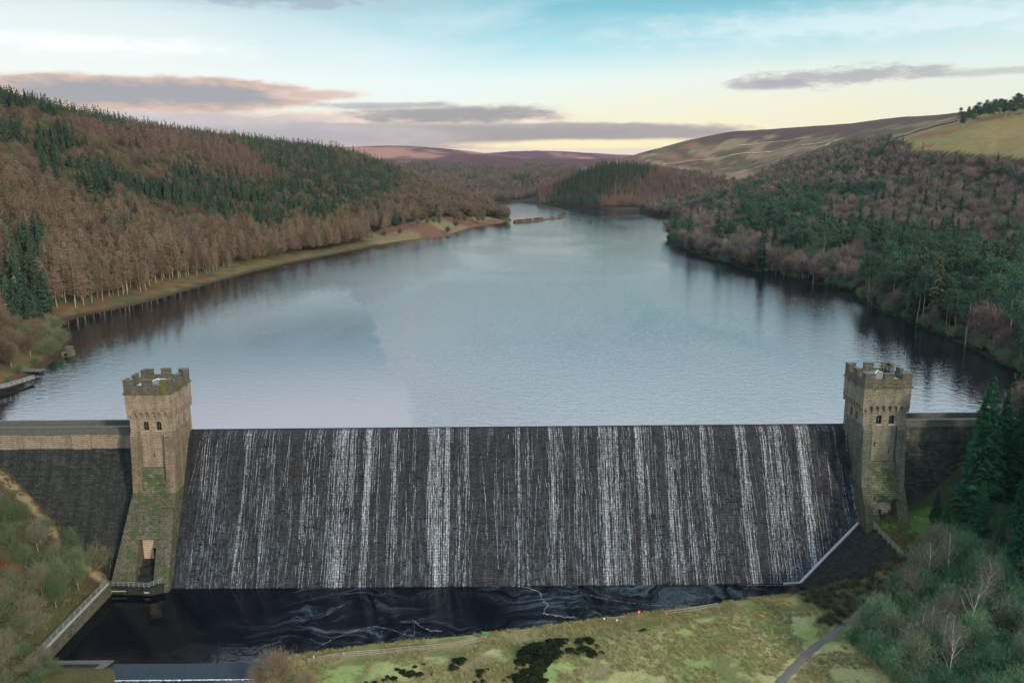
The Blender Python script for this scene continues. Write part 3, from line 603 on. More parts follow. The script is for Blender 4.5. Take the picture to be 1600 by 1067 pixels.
# ------------------------------------------------------------------ towers
def arch_poly(cx, z0, wd, ht, n=8):
    r = wd / 2; p = [(cx - r, z0), (cx + r, z0)]
    for i in range(n + 1):
        a = math.pi * i / n; p.append((cx + r * math.cos(a), z0 + ht - r + r * math.sin(a)))
    return p
def arch_cut(axis, cx, z0, wd, ht, d0, d1):
    p = arch_poly(cx, z0, wd, ht); n = len(p)
    mk = (lambda a, b, c: (a, c, b)) if axis == 'y' else (lambda a, b, c: (c, a, b))
    V = [mk(a, b, d0) for a, b in p] + [mk(a, b, d1) for a, b in p]
    m_ = MB().add(V, [tuple(range(n)), tuple(range(2 * n - 1, n - 1, -1))] + [(i, i + n, (i + 1) % n + n, (i + 1) % n) for i in range(n)])
    return m_.mesh('cut', None)
def tower(x0, right, mt, mw, mp):
    """x0 = world x of the tower's left side, 10 m square; local y=0 is the front plane, z=0 reservoir level"""
    W = 10.1; D = 10.6; YF = 179.2
    base_z = -34.0 if not right else -24.0
    root = empty('stone_tower', (x0 + W / 2, YF + D / 2, base_z)); off = Vector((-(W / 2), -(D / 2), -base_z))
    def pt(n, me, parent=root, mat_=None):
        o = link(n, me, parent)
        if parent is root: o.location = off
        return o
    # shaft with window openings cut into it
    shaft = MB().box(.0, W, .0, D, -8.0, 6.2).mesh('shaft', mt)
    cuts = []
    wins = [('y', 3.75), ('y', 6.75)]
    for _, cx in wins: cuts.append(arch_cut('y', cx, 3.15, 1.25, 2.15, -.6, .75))
    sx = (-.6, .75) if right else (W - .75, W + .6)
    for cy in (3.6, 6.6): cuts.append(arch_cut('x', cy, 3.1, 1.25, 2.3, *sx))
    slits = [(4.9, -3.7), (7.9, -1.1)] if not right else [(3.2, -2.4), (6.8, -4.2)]
    for cx, z0 in slits: cuts.append(MB().box(cx - .14, cx + .14, -.5, .6, z0, z0 + 1.15).mesh('cut', None))
    me = booled(shaft, cuts, 'shaft'); boxuv(me); pt('shaft', me)
    # windows
    for cx in (3.75, 6.75):
        fr = MB(); fr.box(cx - .06, cx + .06, .28, .36, 3.16, 5.25); fr.box(cx - .6, cx + .6, .29, .35, 4.2, 4.3)
        w_ = pt('window', fr.mesh('window_frame', M['coping'])); w_.name = 'window'
        p = arch_poly(cx, 3.16, 1.22, 2.1); q = MB().add([(a, .42, b) for a, b in p] + [(a, .46, b) for a, b in p], [tuple(range(len(p))), tuple(range(2 * len(p) - 1, len(p) - 1, -1))]).mesh('pane', M['dark']); link('pane', q, w_)
        sill = MB().box(cx - .8, cx + .8, -.22, .0, 2.88, 3.13).mesh('sill', M['coping_pale']); link('sill', sill, w_)
        # hood mould over the arch
        hm = MB(); r0, r1 = .68, .9
        for i in range(8):
            a, b = math.pi * i / 8, math.pi * (i + 1) / 8; zc = 3.15 + 2.15 - .625
            Vv = [(cx + r * math.cos(t), y, zc + r * math.sin(t)) for y in (-.1, .0) for r, t in ((r0, a), (r1, a), (r1, b), (r0, b))]
            hm.add(Vv, [(0, 1, 2, 3), (4, 7, 6, 5), (0, 4, 5, 1), (1, 5, 6, 2), (2, 6, 7, 3), (3, 7, 4, 0)])
        link('hood_mould', hm.mesh('hood_mould', mt, True), w_)
    for cy in (3.6, 6.6):
        xa = .42 if right else W - .46
        fr = MB().box(xa - .1 if right else xa + .06, xa if right else xa + .14, cy - .06, cy + .06, 3.1, 5.3).mesh('window_frame', M['coping']); w_ = pt('window', fr)
        p = arch_poly(cy, 3.1, 1.22, 2.25); q = MB().add([(xa, a, b) for a, b in p] + [(xa + .04, a, b) for a, b in p], [tuple(range(len(p))), tuple(range(2 * len(p) - 1, len(p) - 1, -1))]).mesh('pane', M['dark']); link('pane', q, w_)
    # corbel table: stepped brackets and little round arches carrying the parapet storey
    e = .42
    cbx = []
    class _K:
        @staticmethod
        def box(*a): cbx.append(a)
    mbk = _K
    def brackets(fn, L, n):
        for i in range(n):
            c = (i + .5) * L / n
            fn(c - .24, c + .24, .0, .15, 5.9, 6.4); fn(c - .27, c + .27, .0, .27, 6.4, 6.9); fn(c - .30, c + .30, .0, .39, 6.9, 7.35)
    brackets(lambda a, b, d0, d1, z0, z1: mbk.box(a, b, -d1, -d0 + .0, z0, z1), W, 7)
    brackets(lambda a, b, d0, d1, z0, z1: mbk.box(a, b, D + d0, D + d1, z0, z1), W, 7)
    brackets(lambda a, b, d0, d1, z0, z1: mbk.box(-d1, -d0, a, b, z0, z1), D, 7)
    brackets(lambda a, b, d0, d1, z0, z1: mbk.box(W + d0, W + d1, a, b, z0, z1), D, 7)
    for cx_ in (-.36, W + .02):
        for cy_ in (-.36, D + .02): mbk.box(cx_, cx_ + .34, cy_, cy_ + .34, 6.1, 7.35)
    k_ = 0
    while k_ < len(cbx):
        grp = 3 if k_ < 84 else 1
        q = MB()
        for a in cbx[k_:k_ + grp]: q.box(*a)
        pt('corbel', q.mesh('corbel', mt, True)); k_ += grp
    # arches: arcade band with half-round cut-outs between the brackets
    band = MB().box(-e, W + e, -e, D + e, 6.95, 8.2).mesh('b', mt); core = MB().box(-.02, W + .02, -.02, D + .02, 6.0, 7.93).mesh('cut', None)
    cuts = []
    n = 7
    for i in range(n + 1):
        c = i * W / n
        if 0 < i < n: cuts.append(arch_cut('y', c, 6.7, .86, 1.0, -2, D + 2))
    for i in range(1, n): cuts.append(arch_cut('x', i * D / n, 6.7, .9, 1.0, -2, W + 2))
    bnd = booled(band, cuts, 'arcade'); boxuv(bnd); pt('arcade_band', bnd)
    pt('shaft_top', MB().box(.012, W - .012, .012, D - .012, 6.18, 8.1).mesh('shaft_top', mt, True))
    pt('upper_storey', MB().box(-e - .003, W + e + .003, -e - .003, D + e + .003, 8.2, 12.2).mesh('upper_storey', mt, True))
    sc = MB().box(-e - .3, W + e + .3, -e - .3, D + e + .3, 12.2, 12.34); sc.box(-e - .2, W + e + .2, -e - .2, D + e + .2, 12.0, 12.2)
    # water spouts at the string course
    for gx in (2.4, 7.4): sc.bar((gx, -e, 12.15), (gx + .25, -e - 1.0, 12.0), .22, .22)
    for gy in (3, 7.5):
        sc.bar((-e, gy, 12.15), (-e - .9, gy, 12.0), .22, .22); sc.bar((W + e, gy, 12.15), (W + e + .9, gy, 12.0), .22, .22)
    pt('string_course', sc.mesh('string_course', mw, True))
    # battlements
    a0, a1, b0, b1 = -e, W + e, -e, D + e; th = .75; pz0, pz1, pz2 = 12.34, 14.0, 15.35
    bt = MB(); bt.box(a0, a1, b0, b0 + th, pz0, pz1); bt.box(a0, a1, b1 - th, b1, pz0, pz1)
    bt.box(a0, a0 + th, b0 + th, b1 - th, pz0, pz1); bt.box(a1 - th, a1, b0 + th, b1 - th, pz0, pz1)
    pt('parapet', bt.mesh('parapet', mw, True))
    mbx_ = []
    class _L:
        def __init__(s, n): s.n = n
        def box(s, *a): mbx_.append((s.n, a))
    mer = _L('merlon'); cop = _L('coping'); Wd = a1 - a0; Dd = b1 - b0; mw_ = 2.3; gap = (Wd - 3 * mw_) / 2; gd = (Dd - 3 * mw_) / 2
    for i in range(3):
        xa = a0 + i * (mw_ + gap)
        for (ya, yb) in ((b0, b0 + th), (b1 - th, b1)):
            jz = random.uniform(-.06, .06); mer.box(xa + .004, xa + mw_ - .004, ya + .004, yb - .004, pz1, pz2 + jz); cop.box(xa - .08, xa + mw_ + .08, ya - .09, yb + .09, pz2 + jz, pz2 + jz + .17)
        ya = b0 + i * (mw_ + gd)
        if i == 1:
            for (xa2, xb2) in ((a0, a0 + th), (a1 - th, a1)):
                mer.box(xa2 + .004, xb2 - .004, ya, ya + mw_, pz1, pz2); cop.box(xa2 - .09, xb2 + .09, ya - .08, ya + mw_ + .08, pz2, pz2 + .17)
        else:
            y0_, y1_ = (b0 + th, b0 + mw_) if i == 0 else (b1 - mw_, b1 - th)
            for (xa2, xb2) in ((a0, a0 + th), (a1 - th, a1)):
                mer.box(xa2 + .006, xb2 - .006, y0_, y1_, pz1, pz2); cop.box(xa2 - .09, xb2 + .09, y0_ + .1, y1_ + .08, pz2 + .003, pz2 + .165)
    last = None
    for nm, a in mbx_:
        if nm == 'merlon': last = pt('merlon', MB().box(*a).mesh('merlon', mw, True))
        else: link('coping', MB().box(*a).mesh('coping', M['coping']), last)
    pt('roof', MB().box(a0 + th, a1 - th, b0 + th, b1 - th, 12.35, 12.9).mesh('roof', M['roof']))
    # low pyramid rooflight with pale flashing
    rl = MB(); c0 = (W / 2, D / 2 + .4, 14.7 if right else 14.2); q = [(1.7, 2.0, 12.9), (W - 1.7, 2.0, 12.9), (W - 1.7, D - 1.4, 12.9), (1.7, D - 1.4, 12.9)]
    rl.add([c0] + q, [(0, 1, 2), (0, 2, 3), (0, 3, 4), (0, 4, 1)]); r_ = pt('rooflight', rl.mesh('rooflight', simple('slate grey glazing' + str(right), (.12, .15, .15), .35, .2, 1)))
    fl = MB()
    for v in q: fl.bar(Vector(v) + Vector((0, 0, .06)), Vector(c0) + Vector((0, 0, .06)), .16, .08)
    link('flashing', fl.mesh('flashing', M['lead_line']), r_)
    # corner buttresses and battered pier
    toe = -34 if not right else -23
    mb_ = M['buttress'] if not right else M['buttress_r']
    pil = [(0, .0), ]
    back = D - 1.0
    s_ = -1 if right else 1
    def slab(n, xa, xb, prof, m_): return pt(n, MB().prism(xa, xb, prof).mesh(n, m_, True))
    zj = -11.6
    but = [(back, 2.9), (.0, 2.9), (-.75, 2.0), (-1.3, -4), (-2.3, zj), (back, zj)]
    slab('buttress', -.02, 2.1, but, mb_); slab('buttress', W - 2.1, W + .02, but, mb_)
    slab('mossy_panel', 2.1, W - 2.1, [(back, -6.0), (-.1, -6.0), (-.55, -6.4), (-1.7, -9.4), (-2.3, zj), (back, zj)], M['pier_moss'])
    f_ = lambda z: -2.3 - (zj - z) * .46          # pier front in local y
    zd1 = -21.2 if not right else -14.2; zd0 = zd1 - 5.8; zt = toe - .5
    dxa, dxb = (2.4, 6.6) if not right else (3.2, 7.6)
    full = [(back, zj - .003), (-2.3, zj - .003), (f_(toe), toe), (f_(zt), zt), (back, zt)]
    if right: full = [(back, zj - .003), (-2.3, zj - .003), (-5.6, -17), (-8.2, -23.5), (back, -23.5)]
    fr_ = (lambda z: -2.3 - (zj - z) * (3.3 / 5.4) if z > -17 else -5.6 - (-17 - z) * .4) if right else f_
    slab('pier', .0 - .04, dxa, full, mp); slab('pier', dxb, W + .04, full, mp)
    yn = fr_(zd1) + 1.5 if not right else fr_(zd1) + 1.5
    slab('pier', dxa, dxb, [(back, zj - .003), (-2.3, zj - .003), (fr_(zd1 + .1), zd1 + .1), (back, zd1 + .1)], M['pier_moss'] if right else mp)
    slab('niche_wall', dxa, dxb, [(back, zd1 + .1), (yn, zd1 + .1), (yn, zd0 - 3), (back, zd0 - 3)], M['pale_door'] if not right else M['tower_r'])
    slab('steps', dxa, dxb, [(yn, zd0), (yn - 1.4, zd0), (yn - 1.5, zd0 - 1), (yn - 2.6, zd0 - 1.1), (yn - 2.7, zd0 - 2.4), (yn - 4.2, zd0 - 2.5), (yn - 4.3, zt + 1), (yn, zt + 1)], M['wall_dark'])
    pt('lintel', MB().box(dxa - .5, dxb + .7, fr_(zd1) - .35, fr_(zd1) + 1.2, zd1 + .05, zd1 + .62).mesh('lintel', M['pier_moss'], True))
    dcx = (dxa + dxb) / 2 + (.9 if not right else -.9); dr = MB(); p = arch_poly((dxa + dxb) / 2, zd0, 2.9, 4.1)
    if right:
        dr2 = MB(); 
        for i in range(10):
            a, b = math.pi * i / 10, math.pi * (i + 1) / 10; zc = zd0 + 4.1 - 1.45; cx = (dxa + dxb) / 2
            Vv = [(cx + r * math.cos(t), yy, zc + r * math.sin(t)) for yy in (yn - .25, yn - .002) for r, t in ((1.45, a), (1.95, a), (1.95, b), (1.45, b))]
            dr2.add(Vv, [(0, 1, 2, 3), (4, 7, 6, 5), (0, 4, 5, 1), (1, 5, 6, 2), (2, 6, 7, 3), (3, 7, 4, 0)])
        pt('door_arch', dr2.mesh('door_arch', M['coping_pale']))
        pt('door_panel', MB().add([(a, yn - .12, b) for a, b in p] + [(a, yn - .03, b) for a, b in p], [tuple(range(len(p))), tuple(range(2 * len(p) - 1, len(p) - 1, -1))] + [(i, i + len(p), (i + 1) % len(p) + len(p), (i + 1) % len(p)) for i in range(len(p))]).mesh('door_panel', M['pale_door'], True))
    pt('doorway', MB().box(dcx - .55, dcx + .55, yn - .2, yn - .01, zd0 + .02, zd0 + 2.7).mesh('doorway', M['dark']))
    return root, pt
tl, ptl = tower(-90.1, False, M['tower'], M['tower_weathered'], M['pier'])
tag(tl, 'pale sandstone tower on a mossy pier at the left end of the overflow', 'tower')
# widening batter on the outer side of the left pier
V = [(.0, -2.3, -11.6), (.0, 9, -11.6), (.0, 9, -34), (.0, -15.5, -34), (-3.6, 9, -34), (-3.6, -15.2, -34), (-.02, 9, -11.6), (-.02, -2.28, -11.6)]
m_ = MB().add([(-.041, -2.3, -11.6), (-.041, 9, -11.6), (-.041, 9, -34), (-.041, -12.6, -34), (-3.9, 9, -34), (-3.9, -12.4, -34)], [(0, 1, 2, 3), (0, 3, 5), (0, 5, 4, 1), (1, 4, 2), (2, 4, 5, 3)])
ptl('side_batter', m_.mesh('side_batter', M['pier'], True))
# yellow-green ivy hanging over one parapet corner
mbi = MB()
for k in range(420):
    x, z = random.gauss(9.0, .55), random.uniform(11.9, 15.4); y = -.47 - random.uniform(0, .25); s_ = random.uniform(.08, .22)
    if abs(x - 9.0) > .9 * (z - 11) / 3: continue
    mbi.add([(x - s_, y, z), (x + s_, y - random.uniform(0, .15), z + random.uniform(-.1, .1)), (x, y - .1, z + s_ * 1.6)], [(0, 1, 2)])
tag(ptl('ivy_growth', mbi.mesh('ivy_growth', simple('yellow green ivy', (.17, .20, .045), .9, .4, 3), fix=False)), kind='stuff')
tr_, ptr = tower(82.5, True, M['tower_r'], M['tower_weathered'], M['pier'])
tag(tr_, 'greenish sandstone tower with two thin rooftop poles at the right end of the overflow', 'tower')
for (x, y, h_) in ((6.0, 7.5, 5.5), (9.6, 2.2, 6.2)):
    a = MB().tube((x, y, 13.0), (x, y, 13.0 + h_ + 1.2), .07, .04, 6); a.tube((x, y, 12.9), (x, y, 13.2), .2, .2, 8); ptr('mast', a.mesh('mast', M['steel']))
gr_ = MB()
for (a, b) in (((8.2, 4.0), (8.2, 9.2)), ((6.2, 9.2), (8.2, 9.2))):
    for hh in (14.6, 15.2): gr_.tube((*a, hh), (*b, hh), .05)
for q in ((8.2, 4.0), (8.2, 5.7), (8.2, 7.4), (8.2, 9.2), (6.2, 9.2)): gr_.tube((*q, 12.9), (*q, 15.2), .05)
ptr('roof_railing', gr_.mesh('roof_railing', M['steel']))

# ------------------------------------------------------------------ pool surrounds
pw = empty('retaining_wall', (-93.2, 154, -33)); tag(pw, 'mossy stone retaining wall with sloping railings along the left side of the dark pool', 'wall')
q = MB().prism(-93.9, -92.6, [(139.4, -36), (167.5, -36), (167.5, -29.9), (139.4, -29.9)]).build('wall', M['pier'], pw, True); q.location = (93.2, -154, 33)
q = MB().box(-93.75, -93.2, 139.2, 167.6, -29.897, -29.7).build('coping', M['coping_pale'], pw); q.location = (93.2, -154, 33)
def rail_run(a, b, hgt, step, mat_, name, parent=None, nr_=2, rad=.05):
    mbx = MB(); a = Vector(a); b = Vector(b); n = max(1, round((b - a).length / step))
    posts = [a + (b - a) * i / n for i in range(n + 1)]
    return posts, a, b, hgt, nr_, rad
def railing(name, path, hgt, step, m_, label=None, cat=None, nrail=2, rad=.05, square=False, parent=None):
    base = Vector(path[0]); root = parent or empty(name, base)
    if parent is None: tag(root, label, cat)
    posts = []; rails = MB()
    for a, b in zip(path, path[1:]):
        a = Vector(a) - base; b = Vector(b) - base; n = max(1, round((b - a).length / step))
        posts += [a + (b - a) * i / n for i in range(n)]
        for k in range(nrail):
            zz = Vector((0, 0, hgt * (1 - k / nrail) - .05))
            if square: rails.bar(a + zz, b + zz, .05, .13)
            else: rails.tube(a + zz, b + zz, rad)
    posts.append(Vector(path[-1]) - base)
    pm = (MB().box(-.07, .07, -.07, .07, -.4, hgt + .05) if square else MB().tube((0, 0, -.1), (0, 0, hgt), rad * 1.2)).mesh('post', m_)
    for p_ in posts: link('post', pm, root, p_)
    rails.build('rails', m_, root); return root
railing('railing', [(-93.6, 167, -29.6), (-93.6, 140, -29.6)], 1.15, 2.2, M['steel'], 'grey tubular railing on top of the left pool wall', 'railing', 3, .065)
pf = empty('stone_platform', (-86, 168, -33)); tag(pf, 'dark stone landing at the foot of the left tower', 'platform')
m_ = MB().prismz([(-93.9, 172), (-94.3, 167.2), (-83.5, 166.2), (-80.9, 167.5), (-80.9, 172)], -37, -30.6); q = m_.build('base', M['wall_dark'], pf, True); q.location = (86, -168, 33)
m_ = MB().prismz([(-94.0, 172), (-94.4, 166.95), (-83.4, 165.95), (-80.85, 167.3), (-80.85, 172)], -30.597, -30.3); q = m_.build('deck', M['wall_dark'], pf, True); q.location = (86, -168, 33)
q = MB().box(-92.8, -89.0, 166.72, 166.80, -31.45, -31.2).build('pale_ledge', M['coping_pale'], pf); q.location = (86, -168, 33)
q = MB().box(-84.8, -83.6, 166.12, 166.2, -31.6, -31.2).build('pale_ledge', M['coping_pale'], pf); q.location = (86, -168, 33)
railing('railing', [(-93.4, 167.3, -30.3), (-83.6, 166.4, -30.3), (-81.4, 168.8, -30.3)], 1.2, 1.25, M['steel'], 'galvanised railing round the landing below the left tower', 'railing', 3, .05)
# small weir and its side wall at the bottom left
sw = empty('weir', (-62, 140, -34)); tag(sw, 'low broad weir at the bottom edge with a white line of water', 'weir')
q = MB().prism(-80.5, -38, [(140.9, -33.03), (140.3, -33.0), (139.2, -33.4), (137.4, -34.9), (137.2, -37), (140.9, -37)]).build('sill', mat('water over weir', lambda t: principled(t, t.mix(t.noise(t.vm('MULTIPLY', obj_co(t), (3, .4, .4)), 1, 4, .6), (.006, .014, .022, 1), (.025, .045, .065, 1)), .4, t.noise(t.vm('MULTIPLY', obj_co(t), (3, .6, .6)), 1, 3), .3, .1, .3)), sw, True); q.location = (62, -140, 34.8)
V = []; F = []
for i in range(340):
    x = -80 + i * .125; V += [(x, 137.45 + random.gauss(0, .05), -34.54), (x, 137.15 + random.gauss(0, .10), -34.5)]
    if i: F.append((2 * i - 2, 2 * i - 1, 2 * i + 1, 2 * i))
q = link('foam_line', mesh_from('foam_line', V, F, simple('white foam', (.75, .8, .84), .5, .1, 5)), sw); q.location = (62, -140, 34.8)
V = []; F = []
for k in range(900):
    x = random.uniform(-80, -42); y0 = random.uniform(139.2, 140.2); L = random.uniform(.3, 1.4); b = len(V); wd = random.uniform(.02, .06); s_ = 1.5 / 1.8
    for yy in (y0, y0 - L): V += [(x - wd, yy, -33.3 - max(0, (139.2 - yy)) * s_ - .05 + .12), (x + wd, yy, -33.3 - max(0, 139.2 - yy) * s_ - .05 + .12)]
    F.append((b, b + 2, b + 3, b + 1))
q = link('thin_spill', mesh_from('thin_spill', V, F, M['fall']), sw); q.location = (62, -140, 34.8); tag(q, kind='stuff'); bpy.data.objects.remove(q)
sc_ = empty('side_wall', (-81, 138, -33)); tag(sc_, 'stone side wall with flat coping beside the small weir', 'wall')
q = MB().prismz([(-93.2, 140.6), (-93.2, 139.2), (-82.0, 139.2), (-86.2, 128), (-84.6, 128), (-79.6, 140.6)], -37, -31.9).build('wall', M['wall_dark'], sc_, True); q.location = (81, -138, 33)
q = MB().prismz([(-93.3, 140.8), (-93.3, 140.0), (-81.3, 139.9), (-85.9, 127.9), (-84.5, 127.9), (-79.4, 140.8)], -31.897, -31.6).build('coping', M['coping'], sc_); q.location = (81, -138, 33)
# sloping apron on the right of the overflow, pale rendered edge and fence
ap = empty('apron_wall', (78, 166, -33)); tag(ap, 'dark sloping stone apron with a pale kerb at the lower right of the overflow', 'wall')
A_, B_, C_, D_, E_ = Vector((82.6, 178.0, -20.4)), Vector((84.3, 172.5, -20.0)), Vector((85.6, 160.3, -21.6)), Vector((66.6, 168.6, -32.2)), Vector((69.5, 164.5, -32.6))
dn_ = Vector((0.3, .3, -3))
m_ = MB().add([A_, B_, C_, E_, D_] + [v + dn_ for v in (A_, B_, C_, E_, D_)], [(0, 1, 2, 3, 4), (9, 8, 7, 6, 5), (0, 5, 6, 1), (1, 6, 7, 2), (2, 7, 8, 3), (3, 8, 9, 4), (4, 9, 5, 0)])
q = m_.build('sloping_face', masonry('black wet apron stone', (.034, .040, .036), (.014, .018, .017), (.025, .05, .03), 1.2, .5, .4, .6, .56, .8, .8, (.006, .008, .009)), ap, True); q.location = (-78, -166, 33)
kb = MB(); n = 10
for i in range(n):
    za, zb = -20.6 + (-31.9 + 20.6) * i / n, -20.6 + (-11.3) * (i + 1) / n; xa, xb = 82.2 - 15.6 * i / n, 82.2 - 15.6 * (i + 1) / n
    kb.bar((xa, YC - face(za) - .5, za + .1), (xb, YC - face(zb) - .5, zb + .1), .55, .4)
kb.bar((66.7, YC - face(-31.9) - .5, -31.8), (62.5, YC - face(-32.1) - .5, -31.98), .4, .3)
q = kb.build('pale_kerb', simple('wet pale kerb', (.30, .33, .35), .6, .35, 1.5), ap); q.location = (-78, -166, 33)
railing('timber_fence', [(84.0, 174, -19.7), (85.3, 160.6, -21.3)], 1.35, 1.9, M['wood'], 'weathered post and rail fence on the apron edge below the right tower', 'fence', 3, .05, True)
M['foam'] = mat('white drifting foam', lambda t: (lambda p, tr, mx: (t.put(mx.inputs[0], t.step(t.noise(obj_co(t), 4.0, 4, .7), .40, .62, .0, .6)), t.l.new(tr.outputs[0], mx.inputs[1]), t.l.new(p, mx.inputs[2]), mx.outputs[0])[-1])(principled(t, (.42, .50, .56, 1), .6), t.new('ShaderNodeBsdfTransparent'), t.new('ShaderNodeMixShader')))
def foam_line(pts, wd, jit):
    Q_ = [Vector(G(a, b, POOL_Z + .03)) for a, b in pts]; Q_ = [Q_[0]] + Q_ + [Q_[-1]]; P_ = []; out = []
    for i in range(1, len(Q_) - 2):
        for k in range(8):
            t = k / 8; p0, p1, p2, p3 = Q_[i - 1:i + 3]; P_.append(.5 * ((2 * p1) + (p2 - p0) * t + (2 * p0 - 5 * p1 + 4 * p2 - p3) * t * t + (3 * p1 - p0 - 3 * p2 + p3) * t ** 3))
    P_.append(Q_[-1])
    for a, b in zip(P_, P_[1:]):
        n = max(2, int((b - a).length / .25))
        out += [a.lerp(b, i / n) + Vector((random.gauss(0, jit), random.gauss(0, jit), 0)) for i in range(n)]
    V = []; F = []
    for i, p_ in enumerate(out):
        w_ = wd * random.uniform(.15, 1); V += [(p_.x, p_.y - w_, p_.z), (p_.x + random.gauss(0, jit), p_.y + w_, p_.z)]
        if i: F.append((2 * i - 2, 2 * i, 2 * i + 1, 2 * i - 1))
    return V, F
V = []; F = []
for pts, wd, j in [([(770, 915), (800, 914), (825, 918), (843, 926), (847, 936), (855, 945), (848, 955)], .3, .18), ([(490, 1013), (540, 990), (580, 979), (610, 983), (640, 993), (648, 988), (645, 968)], .13, .05),
                   ([(645, 968), (665, 982), (690, 986)], .22, .1), ([(848, 957), (880, 963), (900, 964)], .35, .2), ([(1255, 913), (1200, 914), (1150, 913)], .1, .1),
                   ([(905, 925), (960, 938), (1040, 946), (1100, 940)], .1, .12)]:
    v, f = foam_line(pts, wd, j); b = len(V); V += v; F += [tuple(i + b for i in q) for q in f]
tag(link('foam_streaks', mesh_from('foam_streaks', V, F, M['foam'])), 'curling white foam lines on the dark stilling pool', 'foam', kind='stuff')
# stone edging along the grass bank
eb = MB()
for a, b in zip(BANK[:-2], BANK[1:-1]):
    a = Vector((*a, -32.1)); b = Vector((*b, -32.1)); n = int((b - a).length / 1.1)
    for i in range(n):
        p_ = a.lerp(b, i / n); r_ = random.uniform(.35, .6); x, y = p_.x + random.gauss(0, .12), p_.y + random.gauss(-.2, .12)
        eb.add([(x - r_, y - r_ * .8, -33.6), (x + r_, y - r_ * .7, -33.6), (x + r_ * .9, y + r_ * .6, -33.6), (x - r_, y + r_ * .6, -33.6), (x - r_ * .7, y - r_ * .6, -31.8), (x + r_ * .8, y - r_ * .5, -31.75), (x + r_ * .6, y + r_ * .4, -31.8), (x - r_ * .8, y + r_ * .4, -31.85)],
               [(4, 5, 6, 7), (0, 1, 5, 4), (1, 2, 6, 5), (2, 3, 7, 6), (3, 0, 4, 7)])
tag(eb.build('bank_edging', M['wall_dark'], None, True), 'rough stone edging along the grass bank of the pool', 'stone edging', kind='stuff')
#@@PART3
# ------------------------------------------------------------------ vegetation meshes
def foliage(name, ca_, cb_, rough=.95, hue2=None, up=.6):
    def b(t):
        r = t.new('ShaderNodeObjectInfo').outputs['Random']; n = t.noise(obj_co(t), .9, 3, .6)
        c = t.mix(t.m('ADD', t.m('MULTIPLY', r, .7), t.m('MULTIPLY', n, .3)), (*ca_, 1), (*cb_, 1))
        if hue2: c = t.mix(t.step(t.m('FRACT', t.m('MULTIPLY', r, 7.31)), .55, .95), c, (*hue2, 1))
        return principled(t, c, rough, None, spec=.08)
    return mat(name, b)
M['spruce'] = foliage('spruce needles', (.022, .055, .040), (.065, .112, .074), hue2=(.08, .105, .062))
M['pine'] = foliage('pine needles', (.032, .078, .058), (.065, .125, .085), hue2=(.06, .12, .07))
M['larch'] = foliage('bare larch twigs', (.080, .064, .047), (.255, .190, .138), hue2=(.18, .16, .10))
M['larch_red'] = foliage('russet larch twigs', (.120, .085, .070), (.235, .165, .135), hue2=(.14, .115, .08))
M['broad'] = foliage('bare broadleaf twigs', (.075, .062, .046), (.17, .135, .10), hue2=(.10, .115, .06))
M['broad_r'] = foliage('bare grey brown twigs', (.075, .068, .062), (.23, .19, .17), hue2=(.085, .125, .085))
M['bush'] = foliage('green scrub', (.055, .100, .052), (.13, .165, .09), hue2=(.16, .155, .115))
M['bush_r'] = foliage('bright green scrub', (.050, .140, .075), (.13, .235, .13), hue2=(.16, .20, .13))  # brighter, stronger green than the other scrub
M['bramble'] = foliage('red brown bramble', (.13, .065, .045), (.20, .11, .07), hue2=(.10, .11, .05))
M['gorse'] = foliage('dark gorse', (.010, .018, .010), (.028, .040, .018))
M['bark'] = simple('brown bark', (.12, .10, .08), .95, .3, 4); M['bark_pale'] = simple('pale larch bark', (.25, .22, .175), .95, .3, 4)
M['birch_bark'] = mat('white birch bark', lambda t: principled(t, t.mix(t.step(t.noise(t.vm('MULTIPLY', obj_co(t), (3, 3, 1.2)), 1.5, 4), .55, .68), (.62, .58, .52, 1), (.12, .11, .10, 1)), .8))
class TB:
    def __init__(s, seed): s.r = np.random.default_rng(seed); s.T = []; s.tub = MB()
    def tris(s, p, d_, L, wd):
        """thin triangles starting at p along d_"""
        n = len(p); d_ = d_ / np.linalg.norm(d_, axis=1, keepdims=True); q = s.r.normal(size=(n, 3)); q -= (q * d_).sum(1, keepdims=True) * d_
        q /= np.linalg.norm(q, axis=1, keepdims=True) + 1e-9; L = np.broadcast_to(L, n)[:, None]; wd = np.broadcast_to(wd, n)[:, None]
        s.T.append(np.stack([p - q * wd, p + q * wd, p + d_ * L], 1))
    def mesh(s, name, m_):
        T = np.concatenate(s.T); V = T.reshape(-1, 3); F = np.arange(len(V), dtype=np.int32).reshape(-1, 3)
        me = bpy.data.meshes.new(name); me.vertices.add(len(V)); me.vertices.foreach_set('co', V.astype(np.float32).ravel()); me.loops.add(len(V)); me.loops.foreach_set('vertex_index', F.ravel())
        me.polygons.add(len(F)); me.polygons.foreach_set('loop_start', np.arange(0, len(V), 3, dtype=np.int32)); me.update(calc_edges=True); me.materials.append(m_); return me
